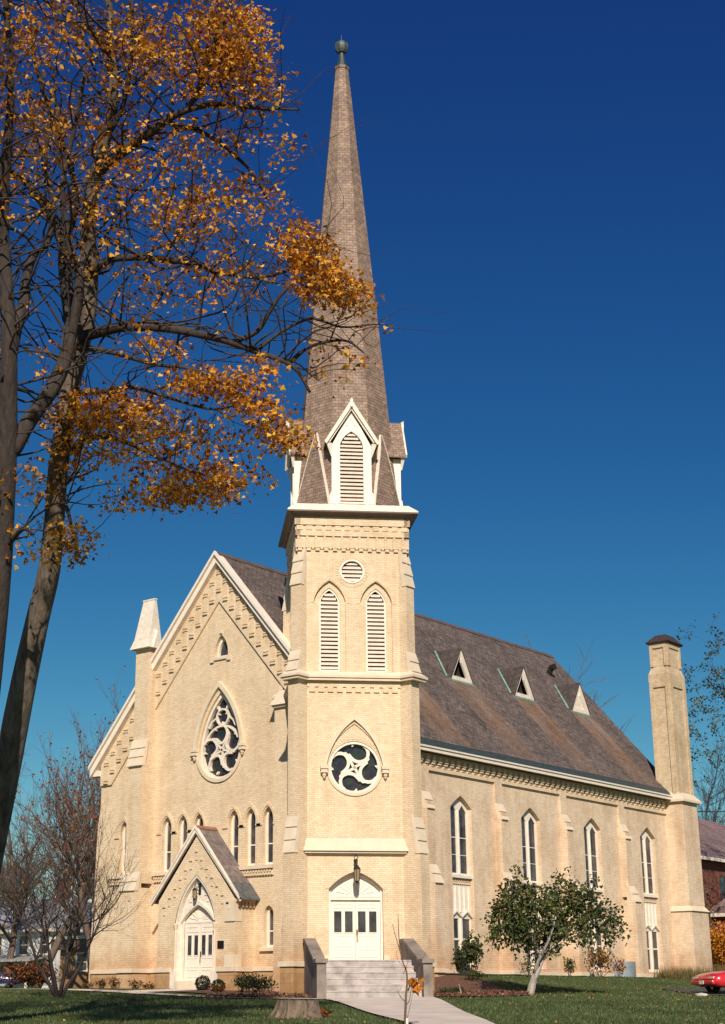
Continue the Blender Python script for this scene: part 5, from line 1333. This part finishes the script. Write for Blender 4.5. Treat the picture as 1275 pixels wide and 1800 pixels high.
bg(40, 130, 13, 28, 'low bare tree farthest back behind the grey house roof', 0, None, BARK_B, .6, .25, tubes=(6, 3, 3), minr=.014)
# right side
bg(1046, 135, 27, 31, 'bare tree top showing above the slate roof behind the last dormer', 0, None, BARK_B, .5, .3, tubes=(6, 3, 3), minr=.024)
bg(1125, 140, 18.5, 32, 'bare tree top showing low beside the chimney behind the roof', 0, None, BARK_B, .5, .3, tubes=(6, 3, 3), minr=.024)
bg(1243, 120, 18.5, 33, 'bare dark tree rising behind the purple roof right of the chimney', 150, LF_OLIVE, BARK_D, .55, .3, tubes=(6, 3, 3), minr=.014)
def leafy_tree(name, base, h, crown, label, seed, mat, lmats, nl, lsize, group=None, r=.2, trunks=1, cat='tree', shape=LEAF3, bole=None):
    "crown = list of (dx lateral, height, depth offset, rx, rz, weight) blobs round the base, in metres"
    rnd = random.Random(seed); base = Vector(base); o = empty(name, base, label, cat, group)
    net = Net(); tr = MB(); tw = MB(); lat = Vector((_l[0], _l[1], 0)); dep = Vector((_h[0], _h[1], 0))
    for k in range(trunks):
        a = 2*math.pi*k/max(1, trunks); top = base+lat*(.25*math.cos(a)*h*(trunks > 1)+rnd.uniform(-.1, .1))+dep*.22*math.sin(a)*h*(trunks > 1)+Vector((0, 0, h*.62))
        st_ = base-Vector((0, 0, .15))+(lat*math.cos(a)+dep*math.sin(a))*.06*(trunks > 1)
        if bole:
            bx, bz = bole[k % 2]; bt = base+lat*bx+Vector((0, 0, bz)); q_ = curve(st_, bt, 5, .04, rnd); tr.tube(q_, [r*1.35, r*1.15, r*1.1, r*1.05, r, r*.95], 8); st_ = bt; top = top+lat*.9
        c = curve(st_, top, 8, .05, rnd); rd = [r*(1-.75*i/8) for i in range(9)]; tr.tube(c, rd, 7); net.add(c[3:], rd[3:])
    cs = []; tot = sum(b[3]*b[3]*b[4]*b[5] for b in crown)
    for dx, z, dy, rx, rz, w in crown:
        for _ in range(max(3, int(nl/9*rx*rx*rz*w/tot))):
            v = spherept(rnd); 
            if v.length < .5 and rnd.random() < .5: v = v.normalized()*rnd.uniform(.5, 1)
            cs.append(base+lat*(dx+v.x*rx)+dep*(dy+v.y*rx)+Vector((0, 0, z+v.z*rz)))
    hang_twigs(tw, net, cs, rnd, .008, .05, .5)
    tr.build('trunk', mat, o, smooth=True, uv=False); tw.build('branches', mat, o, smooth=True, uv=False)
    ms = [MB() for _ in lmats]
    for q in cs:
        t_ = rnd.randrange(len(ms)) if rnd.random() < .35 else 0
        for _ in range(rnd.randint(6, 12)): leaf(ms[t_], q+spherept(rnd)*(.28 if lsize < .2 else .5), lsize*rnd.uniform(.6, 1.2), rnd, shape, .3)
    for m, lm in zip(ms, lmats):
        if m.f: m.build('leaves', lm, o, uv=False)
    return o
# green small tree in front of the side wall
leafy_tree('green_tree', column(930, 59), 4.4, [(-.7, 2.6, 0, .75, .9, 1.2), (-.2, 3.3, .1, .8, .9, 1.2), (.6, 2.9, -.3, .9, .9, 1), (1.4, 3.4, 0, .8, .8, 1.1), (2.2, 3.0, 0, .8, .8, 1.1), (2.9, 2.7, .2, .7, .6, 1.0), (.2, 2.2, .5, 1.1, .6, .7), (1.7, 2.2, -.2, .9, .5, .9), (-.2, 4.2, 0, .28, .5, .7), (1.5, 4.2, 0, .3, .5, .6), (2.6, 3.7, 0, .4, .5, .6), (.5, 1.7, .4, 1.0, .35, .5), (-1.2, 2.15, .1, .45, .4, .8), (3.2, 2.2, 0, .5, .4, .8)],
           'small rounded green tree with pale forked trunk on the lawn before the side wall', 41, BARK_G, [LF_GREEN, LF_LIME, LF_OLIVE, LF_LIME], 7200, .16, None, .085, 4, bole=((.55, 1.25), (.25, .75)))
# tree at the right edge with olive leaves
leafy_tree('leafy_tree', column(1330, 84), 19, [(-1.2, 18.5, 0, 1.6, 1.0, .5), (-1.6, 15.5, 0, 1.8, 1.4, 1), (-1.5, 13.4, 0, 2.0, .9, 1), (-.6, 11.8, 0, 2.2, .8, .9), (1.5, 16, 0, 3.0, 3.5, .7), (-2.2, 12.8, 0, .5, .3, .6), (-2.3, 10.2, 0, 1.0, .4, .6)],
           'tree with sparse olive green leaves at the far right edge of the photo', 43, BARK_D, [LF_OLIVE, LF_YEL, LF_GREEN], 3200, .17, None, .25, 1)
# --- bushes and plants at the foot of the walls
def bush(name, px, t, w, h, label, seed, lmats, n, size, group=None, cat='bush', ball=False, stems=7, mat=BARK_D, pos=None):
    rnd = random.Random(seed); b = pos if pos is not None else column(px, t); o = empty(name, b, label, cat, group)
    st_ = MB(); ms = [MB() for _ in lmats]
    lat = Vector((_l[0], _l[1], 0)); dep = Vector((_h[0], _h[1], 0)); tips = []
    for k in range(stems):
        a = 2*math.pi*k/stems; q = b+lat*math.cos(a)*w*.35+dep*math.sin(a)*w*.35+Vector((0, 0, h*rnd.uniform(.5, .95)))
        st_.tube(curve(b-Vector((0, 0, .05)), q, 4, .08, rnd), [.014, .012, .01, .007, .004], 4)
    st_.build('stems', mat, o, uv=False)
    for i in range(n):
        v = spherept(rnd)
        if ball: v = v.normalized()*rnd.uniform(.82, 1)
        else:
            v = v.normalized()*rnd.uniform(.35, 1)*(.75+.25*math.sin(5*v.x+seed)*math.cos(4*v.y+seed*2))
        q = b+lat*v.x*w/2+dep*v.y*w/2+Vector((0, 0, h*.5+v.z*h*.5))
        leaf(ms[rnd.randrange(len(ms))], q, size*rnd.uniform(.6, 1.2), rnd, LEAF3, .1)
    for m, lm in zip(ms, lmats): m.build('leaves', lm, o, uv=False)
    return o
if True:
    bush('boxwood', 0, 0, .60, .62, 'clipped round dark bush just right of the gabled porch door', 51, [LF_DGREEN], 1500, .06, 'clipped round bushes', ball=True, pos=Vector((-6.15, -1.75, G(-6.15, -1.75)-.02)))
    bush('boxwood', 0, 0, .55, .5, 'lower clipped dark bush below the porch cornerstone', 52, [LF_DGREEN], 1200, .06, 'clipped round bushes', ball=True, pos=Vector((-4.9, -2.2, G(-4.9, -2.2)-.02)))
    bush('dark_shrub', 0, 0, 1.3, .85, 'loose dark shrub under the small lancet window', 53, [LF_DGREEN, LF_GREEN], 700, .10, 'dark shrubs by the tower', pos=Vector((-3.3, -2.4, G(-3.3, -2.4))))
    bush('dark_shrub', 0, 0, 1.5, .9, 'dark shrub against the tower buttress left of the steps', 54, [LF_DGREEN], 700, .09, 'dark shrubs by the tower', pos=Vector((-.6, -4.6, G(-.6, -4.6))))
    bush('low_plant', 0, 0, .9, .4, 'low reddish plant spreading between the clipped bush and the dark shrub', 62, [LF_DGREEN, LF_RUST], 220, .08, 'low plants by the facade', pos=Vector((-4.2, -3.0, G(-4.2, -3.0))))
    for i, (x, w_, h_, lb_) in enumerate([(-13.5, .7, .35, 'low brown plant at the far left corner of the facade'), (-12.6, .6, .5, 'upright brown plant left of the pinnacled buttress'), (-11.5, .8, .6, 'dark red plant at the foot of the pinnacled buttress'), (-10.5, .9, .5, 'dark reddish plant just right of the pinnacled buttress'), (-9.7, .9, .3, 'low rusty plant left of the porch wall')]):
        bush('low_plant', 0, 0, w_, h_, lb_, 70+i, [LF_DGREEN, LF_RUST], 160, .09, 'low plants by the facade', pos=Vector((x, -1.0-.3*(i in (2,))-.2, G(x, -1.2))))
    bush('tall_plant', 0, 0, 1.5, 1.9, 'tall leafy green plant climbing before the first lower window', 55, [LF_GREEN, LF_OLIVE], 560, .17, None, 'plant', stems=9, pos=Vector((1.0, 6.6, G(1, 6.6))))
    bush('tall_plant', 0, 0, .8, 1.3, 'dark leafy plant in the corner beside the tower buttress', 56, [LF_GREEN, LF_DGREEN], 260, .15, None, 'plant', pos=Vector((1.1, 5.7, G(1.1, 5.7))))
    bush('low_shrub', 0, 0, 1.0, .9, 'sparse thin shrub between the first and second side windows', 57, [LF_OLIVE, LF_GREEN], 150, .10, None, 'bush', pos=Vector((1.3, 10.4, G(1.3, 10.4))))
    bush('cone_shrub', 0, 0, .7, 1.0, 'small dense green shrub under the second side window', 58, [LF_DGREEN, LF_GREEN], 500, .08, None, 'bush', pos=Vector((1.2, 14.0, G(1.2, 14))))
    bush('red_shrub', 0, 0, 1.8, 1.7, 'rust and green shrub under the third side window', 59, [LF_RUST, LF_OLIVE], 620, .13, None, 'bush', pos=Vector((1.2, 16.7, G(1.2, 16.7))))
    bush('red_shrub', 0, 0, .9, 1.0, 'small rusty shrub left of the window well', 60, [LF_RUST, LF_RED], 180, .12, None, 'bush', pos=Vector((1.2, 18.5, G(1.2, 18.5))))
    bush('low_plant', 0, 0, .9, .35, 'low green tuft on the mulch right of the steps', 61, [LF_DGREEN, LF_GREEN], 240, .08, 'tufts on the mulch', pos=Vector((4.4, .6, G(4.4, .6))))
    bush('low_plant', 0, 0, .9, .35, 'low grey green tuft nearer the walkway on the mulch', 63, [LF_GREEN], 240, .08, 'tufts on the mulch', pos=Vector((5.0, -.9, G(5.0, -.9))))
    bush('low_plant', 0, 0, 1.3, .5, 'green ground plant at the edge of the mulch near the wall', 64, [LF_GREEN, LF_OLIVE], 260, .1, 'tufts on the mulch', pos=Vector((2.4, 4.7, G(2.4, 4.7))))
bush('orange_bush', 1278, 92, 3.8, 3.9, 'bright orange autumn bush behind the red car', 65, [LF_ORANGE, LF_GOLD], 2600, .2)
bush('ivy_bush', 1236, 90, 2.4, 7.2, 'dark vine with yellow leaves before the brick house at the right', 66, [LF_DGREEN, LF_OLIVE, LF_YEL], 1300, .18, cat='bush', stems=14)
bush('hedge', 52, 84, 4.2, 1.6, 'dark red hedge before the white house at the left', 67, [LF_RED, LF_DGREEN], 2400, .14)
# weedy grass against the wall
rnd = random.Random(5); m = MB()
for _ in range(2600):
    y = rnd.uniform(21.8, 29.5); x = 1.1+rnd.uniform(0, 1.4)+(.5 if y > 26 else 0); z = G(x, y); h_ = rnd.uniform(.15, .65)*(1.3 if 26 < y else 1); a = rnd.uniform(0, 6.3)
    p = Vector((x, y, z)); d = Vector((math.cos(a), math.sin(a), 0)); q = Vector((rnd.uniform(-.1, .1), rnd.uniform(-.1, .1), h_))
    b = len(m.v); m.v += [tuple(p-d*.015), tuple(p+d*.015), tuple(p+q)]; m.f.append((b, b+1, b+2))
tag(m.build('tall_weeds', LF_YEL, None, uv=False), kind='stuff')
# --- stump
sp_ = column(526, 38.5); st = empty('tree_stump', sp_, 'wide weathered tree stump with a flat top on the lawn', 'stump')
m = MB(); rnd = random.Random(9); NS = 40; ph = [rnd.uniform(0, 6.3) for _ in range(6)]
def fl(a): return 1+.10*math.sin(3*a+ph[0])+.07*math.sin(5*a+ph[1])+.045*math.sin(9*a+ph[2])+.03*math.sin(17*a+ph[3])
for z, r_, k_ in ((-.2, .80, 1.5), (.0, .66, 1.4), (.08, .59, 1.3), (.2, .52, 1), (.34, .485, .8), (.41, .475, .7), (.415, .46, .7), (.405, .2, .5), (.40, .01, 0)):
    for i in range(NS):
        a = 2*math.pi*i/NS; rr = r_*(1+(fl(a)-1)*k_); m.v.append((sp_.x+rr*math.cos(a), sp_.y+rr*math.sin(a), sp_.z+z))
for j in range(8):
    for i in range(NS): a = j*NS+i; b = j*NS+(i+1) % NS; m.f.append((a, b, b+NS, a+NS))
m.build('stump_wood', barkmat('stump_bark', (.045, .032, .024), (.24, .17, .12), 9), st, smooth=False, uv=False)
m = MB()
for _ in range(16): leaf(m, sp_+Vector((_l[0], _l[1], 0))*.62+spherept(rnd)*.16+Vector((0, 0, .16)), .12, rnd)
tag(m.build('leaf_pile', LF_RED, None, uv=False), 'few bright red fallen leaves against the right side of the stump', 'leaves')
# --- sapling
spx = column(714, 33.3); sa = empty('sapling', spx, 'thin young maple with a few big orange leaves beside the walkway', 'sapling')
P_ = lambda x, y, dd=0: at(x, y, 0) if False else None
dS = float((Vector(spx)-Vector(CAM)).dot(Vector(_fw)))
def sp3(x, y, dd=0): return at(x, y, dS*1.0+dd+(1798-y)*.0001*dS*.0+(1798-y)/FPX*0+0) if False else at(x, y, (dS)/(1)*(1)+dd+(1798-y)/FPX*dS*math.sin(PIT)*1.0)
m = MB()
def stick(pts, r0, r1, n=6):
    q = smooth([sp3(*p) for p in pts], 3); m.tube(q, [r0+(r1-r0)*i/(len(q)-1) for i in range(len(q))], n)
stick([(712, 1802), (713, 1775), (714, 1750), (716, 1725), (714, 1705), (708, 1690), (703, 1665), (701, 1635), (700, 1606)], .028, .005)
stick([(708, 1690), (700, 1660), (694, 1640), (690, 1624)], .010, .004)
stick([(713, 1768), (720, 1758), (724, 1735), (735, 1710), (742, 1690), (748, 1673)], .010, .004)
stick([(712, 1760), (704, 1752), (698, 1738)], .011, .005); stick([(705, 1752), (701, 1745), (706, 1735)], .006, .003)
stick([(716, 1790), (722, 1765), (727, 1740)], .006, .003); stick([(710, 1700), (700, 1688), (697, 1672)], .006, .003)
stick([(709, 1712), (716, 1695), (718, 1680)], .006, .003)
m.build('stem', BARK_B, sa, smooth=True, uv=False)
m = MB(); rnd = random.Random(4)
for x, y, s_ in [(732, 1722, .20), (738, 1728, .17), (727, 1733, .20), (722, 1740, .2), (731, 1745, .17), (736, 1746, .15), (729, 1714, .14), (720, 1729, .16), (740, 1717, .13), (713, 1708, .10), (739, 1741, .13), (724, 1726, .16), (730, 1738, .16)]:
    leaf(m, sp3(x, y-8, rnd.uniform(-.1, .1)), s_*1.15, rnd, LEAF5, .8)
m.build('leaves', LF_ORANGE, sa, uv=False)
m = MB(); m.lathe(spx+Vector((0, 0, 0)), [(.045, -.05), (.045, .16), (.035, .17)], 8); m.build('tree_guard', WHITE, sa)
# --- stick and rock
m = MB(); a_ = Vector((3.6, 1.9, 0)); b_ = Vector((5.4, -.6, 0)); a_.z = G(a_.x, a_.y)+.30; b_.z = G(b_.x, b_.y)+.12
m.tube([a_, b_], .03, 5); tag(m.build('wooden_stake', simple('bare_wood', (.45, .36, .26), .8), None), 'pale wooden stake lying across the mulch right of the steps', 'stake')
rp = column(1234, 58); m = MB(); rnd = random.Random(8)
for j, (z, r_) in enumerate([(-.03, .14), (.05, .17), (.10, .13), (.13, .02)]):
    for i in range(9): a = 2*math.pi*i/9; rr = r_*rnd.uniform(.8, 1.2); m.v.append((rp.x+rr*1.5*math.cos(a), rp.y+rr*math.sin(a), rp.z+z))
for j in range(3):
    for i in range(9): a = j*9+i; b = j*9+(i+1) % 9; m.f.append((a, b, b+9, a+9))
tag(m.build('rock', ROCKM, None, uv=False), 'small pale rock on the lawn near the red car', 'rock')
m = MB(); rnd = random.Random(33)
for _ in range(5200):
    if rnd.random() < .6:
        u, n_ = rnd.uniform(2.05, 6.0), rnd.uniform(2.6, 7.2)
        if n_ > 7.3-max(0, u-3.4)*1.15: continue
    else:
        u, n_ = rnd.uniform(-7.5, -2.05), rnd.uniform(2.5, 7.0)
    x, y = t2(u, n_)
    if (x < .1 and y > -.2) or (x < 0 and y < -4.4-(x+6.1)*.27): continue
    leaf(m, Vector((x, y, G(x, y)+.09)), rnd.uniform(.04, .13), rnd, LEAF3, 0, 1.2)
tag(m.build('bark_chips', leafmat('bark_chip', [(.05, .022, .015), (.16, .07, .045), (.28, .15, .10), (.09, .04, .025)], .05), None, uv=False), kind='stuff')
# ------------------------------------------------------------------ CARS
def car(p, ang, paint, label):
    o = empty('parked_car', p, label, 'car', 'parked cars')
    f_ = Fr(p, (math.cos(ang), math.sin(ang), 0), (math.sin(ang), -math.cos(ang), 0))    # u = towards the tail
    L_, W = 4.4, .84
    st_ = [(-2.2, .42, .50, .70), (-2.16, .30, .58, .80), (-1.9, .22, .68, .84), (-1.2, .20, .78, .86), (-.55, .20, .86, .86), (.6, .20, .88, .86), (1.3, .20, .90, .86), (1.9, .24, .90, .84), (2.15, .34, .82, .80), (2.2, .42, .66, .72)]
    m = MB()
    for a, z0, z1, w in st_:
        for s_ in (-1, 1):
            pass
        ringp = [(-w, z0+.06), (-w*.94, z0), (w*.94, z0), (w, z0+.06), (w*1.02, (z0+z1)/2), (w*.97, z1-.05), (w*.86, z1), (0, z1+.025), (-w*.86, z1), (-w*.97, z1-.05), (-w*1.02, (z0+z1)/2)]
        for n_, z in ringp: m.v.append(f_.P(a, z, n_))
    k_ = 11
    for i in range(len(st_)-1):
        for j in range(k_): a = i*k_+j; b = i*k_+(j+1) % k_; m.f.append((a, b, b+k_, a+k_))
    m.f.append(tuple(range(k_))[::-1]); m.f.append(tuple(range((len(st_)-1)*k_, len(st_)*k_)))
    bd = m.build('body', paint, o, smooth=True, uv=False)
    m = MB(); cab = [(-.75, .84, .80), (-.05, 1.24, .62), (.25, 1.29, .58), (.95, 1.27, .58), (1.75, .92, .76)]
    for a, z, w in cab:
        for n_, zz_ in ((-w, z-.02), (-w*.93, z), (0, z+.02), (w*.93, z), (w, z-.02)): m.v.append(f_.P(a, zz_, n_))
    for i in range(4):
        for j in range(4): a = i*5+j; m.f.append((a, a+1, a+6, a+5))
    for s_ in (0, 4):
        idx = [i*5+s_ for i in range(5)]; nb = len(m.v)
        for (a, z, w) in cab: m.v.append(f_.P(a, .82, (-.82 if s_ == 0 else .82)))
        for i in range(4): m.f.append((idx[i], idx[i+1], nb+i+1, nb+i))
    gl = m.build('windows', GLASS, o, smooth=False, uv=False)
    m = MB(); m.add([f_.P(-.02, 1.262, -.58), f_.P(-.02, 1.262, .58), f_.P(1.0, 1.285, .56), f_.P(1.0, 1.285, -.56), f_.P(.3, 1.33, 0)], [(0, 1, 4), (1, 2, 4), (2, 3, 4), (3, 0, 4)])
    for n_ in (-.68, .68): m.tube([f_.P(-.75, .86, n_*1.15), f_.P(-.03, 1.27, n_*.9), f_.P(1.0, 1.29, n_*.88), f_.P(1.75, .93, n_*1.1)], .035, 5)
    m.build('roof', paint, o, uv=False)
    for a in (-1.35, 1.35):
        for n_ in (-1, 1):
            w = MB(); c = Vector(f_.P(a, .31, n_*.76)); vs = []
            for r_, dn in ((.31, -.09), (.31, .09), (.20, .10), (.20, -.09)):
                for i in range(18): an = 2*math.pi*i/18; vs.append(tuple(c+f_.u*r_*math.cos(an)+Vector((0, 0, r_*math.sin(an)))+f_.n*dn*n_))
            w.add(vs, [(j*18+i, j*18+(i+1) % 18, ((j+1) % 4)*18+(i+1) % 18, ((j+1) % 4)*18+i) for j in range(4) for i in range(18)])
            wh = w.build('wheel', RUBBER, o, uv=False)
            w = MB(); vs = [tuple(c+f_.u*.2*math.cos(2*math.pi*i/12)+Vector((0, 0, .2*math.sin(2*math.pi*i/12)))+f_.n*.085*n_) for i in range(12)]; w.add(vs, [tuple(range(12))]); w.build('rim', CHROME, wh, uv=False)
    for n_ in (-.58, .58): m = MB(); m.fbox(f_, -2.19, -2.10, n_-.17, n_+.17, .50, .57); m.build('headlight', simple('lamp_glass', (.7, .7, .66), .15) if not bpy.data.materials.get('lamp_glass') else bpy.data.materials['lamp_glass'], o)
    m = MB(); m.fbox(f_, -2.26, -2.15, -.80, .80, .30, .44); m.build('bumper', paint, o, bevel=.03)
    m = MB(); m.fbox(f_, -2.275, -2.262, -.16, .16, .31, .44); m.build('plate', WHITE, o)
    for n_ in (-.92, .92): m = MB(); m.fbox(f_, -.62, -.48, n_-.06, n_+.06, .88, .99); m.build('mirror', paint, o, bevel=.02)
cp = column(1236, 60); d_ = Vector((_l[0], _l[1], 0))*.96+Vector((_h[0], _h[1], 0))*(.28); an = math.atan2(d_.y, d_.x)
cc = cp+d_.normalized()*2.25; cc.z = G(cc.x, cc.y)+.03; car(cc, an, RED, 'shiny red car parked at the right edge beside the church')
cp = column(36, 87); cc = cp-Vector((_l[0], _l[1], 0))*2.2; cc.z = G(cc.x, cc.y)+.05; an = math.atan2(-_l[1], -_l[0]); car(cc, an, BLUE, 'dark blue car parked before the white house at the left')
# ------------------------------------------------------------------ HOUSES BEHIND
def hip_house(o, x0, x1, y0, y1, zb, ze, zr, wallm, roofm, ov=.4, hip=3.0, axis='y'):
    w = MB(); w.box(x0, x1, y0, y1, zb, ze); wo = w.build('wall', wallm, o)
    r = MB(); X0, X1, Y0_, Y1_ = x0-ov, x1+ov, y0-ov, y1+ov
    if axis == 'y': xm = (x0+x1)/2; top = [(xm, Y0_+hip, zr), (xm, Y1_-hip, zr)]
    else: ym = (y0+y1)/2; top = [(X0+hip, ym, zr), (X1-hip, ym, zr)]
    vs = [(X0, Y0_, ze), (X1, Y0_, ze), (X1, Y1_, ze), (X0, Y1_, ze)]+top
    fs = [(0, 1, 4), (1, 2, 5, 4), (2, 3, 5), (3, 0, 4, 5)] if axis == 'y' else [(0, 1, 5, 4), (1, 2, 5), (2, 3, 4, 5), (3, 0, 4)]
    r.add(vs, fs+[(3, 2, 1, 0)]); r.build('roof', roofm, o)
    f = MB(); ring(f, FAC, [(0, 0), (1, 0), (1, 1), (0, 1)], [(.1, .1), (.9, .1), (.9, .9), (.1, .9)], 0, .01) if False else None
    f.box(X0, X1, Y0_, Y0_+.05, ze-.2, ze-.003); f.box(X1-.05, X1, Y0_+.052, Y1_, ze-.2, ze-.003); f.build('eaves_board', WHITE_OLD, o)
    return wo
def hwin(fr, a, z, w, h, par, m_=WHITE_OLD):
    f = MB(); ring(f, fr, [(a-w/2-.08, z-.08), (a+w/2+.08, z-.08), (a+w/2+.08, z+h+.08), (a-w/2-.08, z+h+.08)], [(a-w/2, z), (a+w/2, z), (a+w/2, z+h), (a-w/2, z+h)], -.02, .06)
    f.fbox(fr, a-w/2, a+w/2, 0, .04, z+h/2-.03, z+h/2+.03); o = f.build('window', m_, par)
    MB().fbox(fr, a-w/2, a+w/2, -.05, .02, z, z+h).build('pane', GLASS, o)
# brick house at the right
hb = empty('brick_house', (-9, 46, .3), 'dark red brick house with purple slate roof at the right edge', 'house')
hw_ = hip_house(hb, -15, -5.2, 40.5, 58, -.5, 7.7, 11.2, BRICK_RED, ROOF_P, .5, 4.2)
hw2 = hip_house(hb, -5.19, -2.2, 42, 55, -.5, 4.4, 5.9, BRICK_RED, ROOF_P, .4, 1.0)
f1 = Fr((-2.2, 0, 0), (0, 1, 0), (1, 0, 0)); f2 = Fr((-5.2, 0, 0), (0, 1, 0), (1, 0, 0))
for y in (43.2, 46.2, 49.5): hwin(f1, y, 1.2, .9, 1.9, hb)
for y in (43.5, 48): hwin(f2, y, 5.0, .9, 1.7, hb, BRICK_RED)
# white house and brick annex at the left
hl = empty('white_house', at(20, 1700, 100), 'white two storey house with grey roof and brick chimney at the far left', 'house')
pL = at(112, 1640, 100)
x1 = pL.x; y1_ = pL.y
frx = x1
wo = hip_house(hl, x1-14, x1-.5, y1_-.2, y1_+8, -.4, 3.9, 6.2, simple('white_siding', (.72, .70, .68), .7, .05, 5), ROOF_G, .4, 3.0, 'x')
fr_h = Fr((0, y1_-.2, 0), (1, 0, 0), (0, -1, 0))
for a in (-1.6, -3.6, -6.3, -8.6): hwin(fr_h, x1+a, 2.35, .8, 1.15, hl)
for a in (-1.4, -3.2, -5.4, -8.0): hwin(fr_h, x1+a, .5, .9, 1.2, hl)
m = MB(); m.add([(x1-13, y1_-2.2, 1.95), (x1-.8, y1_-2.2, 1.95), (x1-.8, y1_-.21, 2.25), (x1-13, y1_-.21, 2.25), (x1-13, y1_-2.2, 1.83), (x1-.8, y1_-2.2, 1.83), (x1-.8, y1_-.21, 2.13), (x1-13, y1_-.21, 2.13)], [(0, 1, 2, 3), (7, 6, 5, 4), (0, 4, 5, 1), (1, 5, 6, 2), (3, 7, 4, 0)]); m.build('porch_roof', ROOF_G, hl)
for a in (-1.0, -4, -7, -10): m = MB(); m.box(x1+a-.07, x1+a+.07, y1_-2.15, y1_-2.0, -.3, 1.83); m.build('porch_post', WHITE, hl)
m = MB(); pc_ = at(66, 1600, 104); m.box(pc_.x-.35, pc_.x+.35, y1_+3.2, y1_+3.9, 5.2, 7.5); m.build('chimney', BRICK_RED, hl)
ha = empty('brick_annex', at(135, 1735, 96), 'low tan brick building with flat dark eave behind the small bare tree', 'building')
pA, pB = at(108, 1640, 94), at(168, 1640, 94)
m = MB(); m.box(pA.x, pA.x+9, pA.y, pA.y+6, -.4, 2.95); m.build('wall', BRICK_TAN, ha)
m = MB(); m.box(pA.x-.5, pA.x+9.3, pA.y-.5, pA.y+6.3, 2.953, 3.12); m.build('roof', WHITE_OLD, ha); m = MB(); m.box(pA.x-.45, pA.x+9.2, pA.y-.4, pA.y-.003, 2.35, 2.95); m.build('dark_eave', SOFFIT, ha)
fa = Fr((0, pA.y, 0), (1, 0, 0), (0, -1, 0)); hwin(fa, pA.x+2.0, 1.15, .9, .95, ha)
# power line behind the church
m = MB(); a_ = at(1190, 1425, 105); b_ = at(1330, 1421, 100); m.tube([a_, (a_+b_)/2+Vector((0, 0, -.15)), b_], .03, 4, False); a2 = a_+(a_-b_)*1.0
tag(m.build('power_line', IRON, None, uv=False), 'thin black wire crossing the sky between the chimney and the right edge', 'wire')

# ------------------------------------------------------------------ GRASS AND FALLEN LEAVES
rnd = random.Random(17)
def inpath(x, y):
    u = (x-T0.x)*S2+(y-T0.y)*S2; n_ = (x-T0.x)*S2-(y-T0.y)*S2
    if -2.1 < u < 2.1 and n_ > 2 and n_ < 8.6: return True
    A_, B_ = Vector((*t2(-1.85, 8.2), 0)), Vector((dL.x, dL.y, 0)); C_, D_ = Vector((*t2(1.95, 8.2), 0)), Vector((dR.x, dR.y, 0))
    def side(P, Q): return (Q.x-P.x)*(y-P.y)-(Q.y-P.y)*(x-P.x)
    if n_ > 8.0 and side(A_, B_)*side(C_, D_) < 0: return True
    return False
def inbed(x, y):
    if x < 0.3 and y > -.2: return True
    if y > -1.3 and x < 0: return True
    if -14.7 < x < -6.1 and y > -1.3: return True
    if -6.1 <= x < 4 and y > -4.4-(x+6.1)*.30 and x+y < 1: return True
    yp = float(np.interp(x, [-22, -14, -8.2, -6, -1.5, 4.5], [-4.5, -4.5, -4.85, -5.4, -6.7, -6.4]))
    if abs(y-yp) < .72 and x < 4.6: return True
    if -8.1 < x < -6.2 and y > -5: return True
    u = (x-T0.x)*S2+(y-T0.y)*S2; n_ = (x-T0.x)*S2-(y-T0.y)*S2
    if u > 1.9 and n_ < 7.3-(max(0, u-3.6))*1.1 and u < 6.4: return True
    return False
m = MB(); cnt = 0
while cnt < 90000:
    t = 30+46*rnd.random()**1.15; k_ = rnd.uniform(-.215, .285); l_ = k_*t
    x, y = CAM[0]+_h[0]*t+_l[0]*l_, CAM[1]+_h[1]*t+_l[1]*l_
    if inpath(x, y) or inbed(x, y): 
        cnt += .2; continue
    z = G(x, y); h_ = rnd.uniform(.035, .085); a = rnd.uniform(0, 6.3); w = rnd.uniform(.012, .028)
    b = len(m.v); m.v += [(x-w*math.cos(a), y-w*math.sin(a), z-.01), (x+w*math.cos(a), y+w*math.sin(a), z-.01), (x+rnd.uniform(-.04, .04), y+rnd.uniform(-.04, .04), z+h_)]; m.f.append((b, b+1, b+2)); cnt += 1
tag(m.build('grass_blades', BLADE, None, uv=False), kind='stuff')
m = MB()
for _ in range(1500):
    t = 30+44*rnd.random(); l_ = rnd.uniform(-.2, .28)*t
    if rnd.random() < .5: t = rnd.uniform(50, 70); l_ = rnd.uniform(3, 18)
    x, y = CAM[0]+_h[0]*t+_l[0]*l_, CAM[1]+_h[1]*t+_l[1]*l_
    if inbed(x, y) and y > -1 and x < .5: continue
    if inpath(x, y): continue
    p = Vector((x, y, G(x, y)+rnd.uniform(.05, .09))); leaf(m, p, rnd.uniform(.04, .085), rnd, LEAF3, 0, 2.5)
tag(m.build('fallen_leaves', LF_FALL, None, uv=False), kind='stuff')
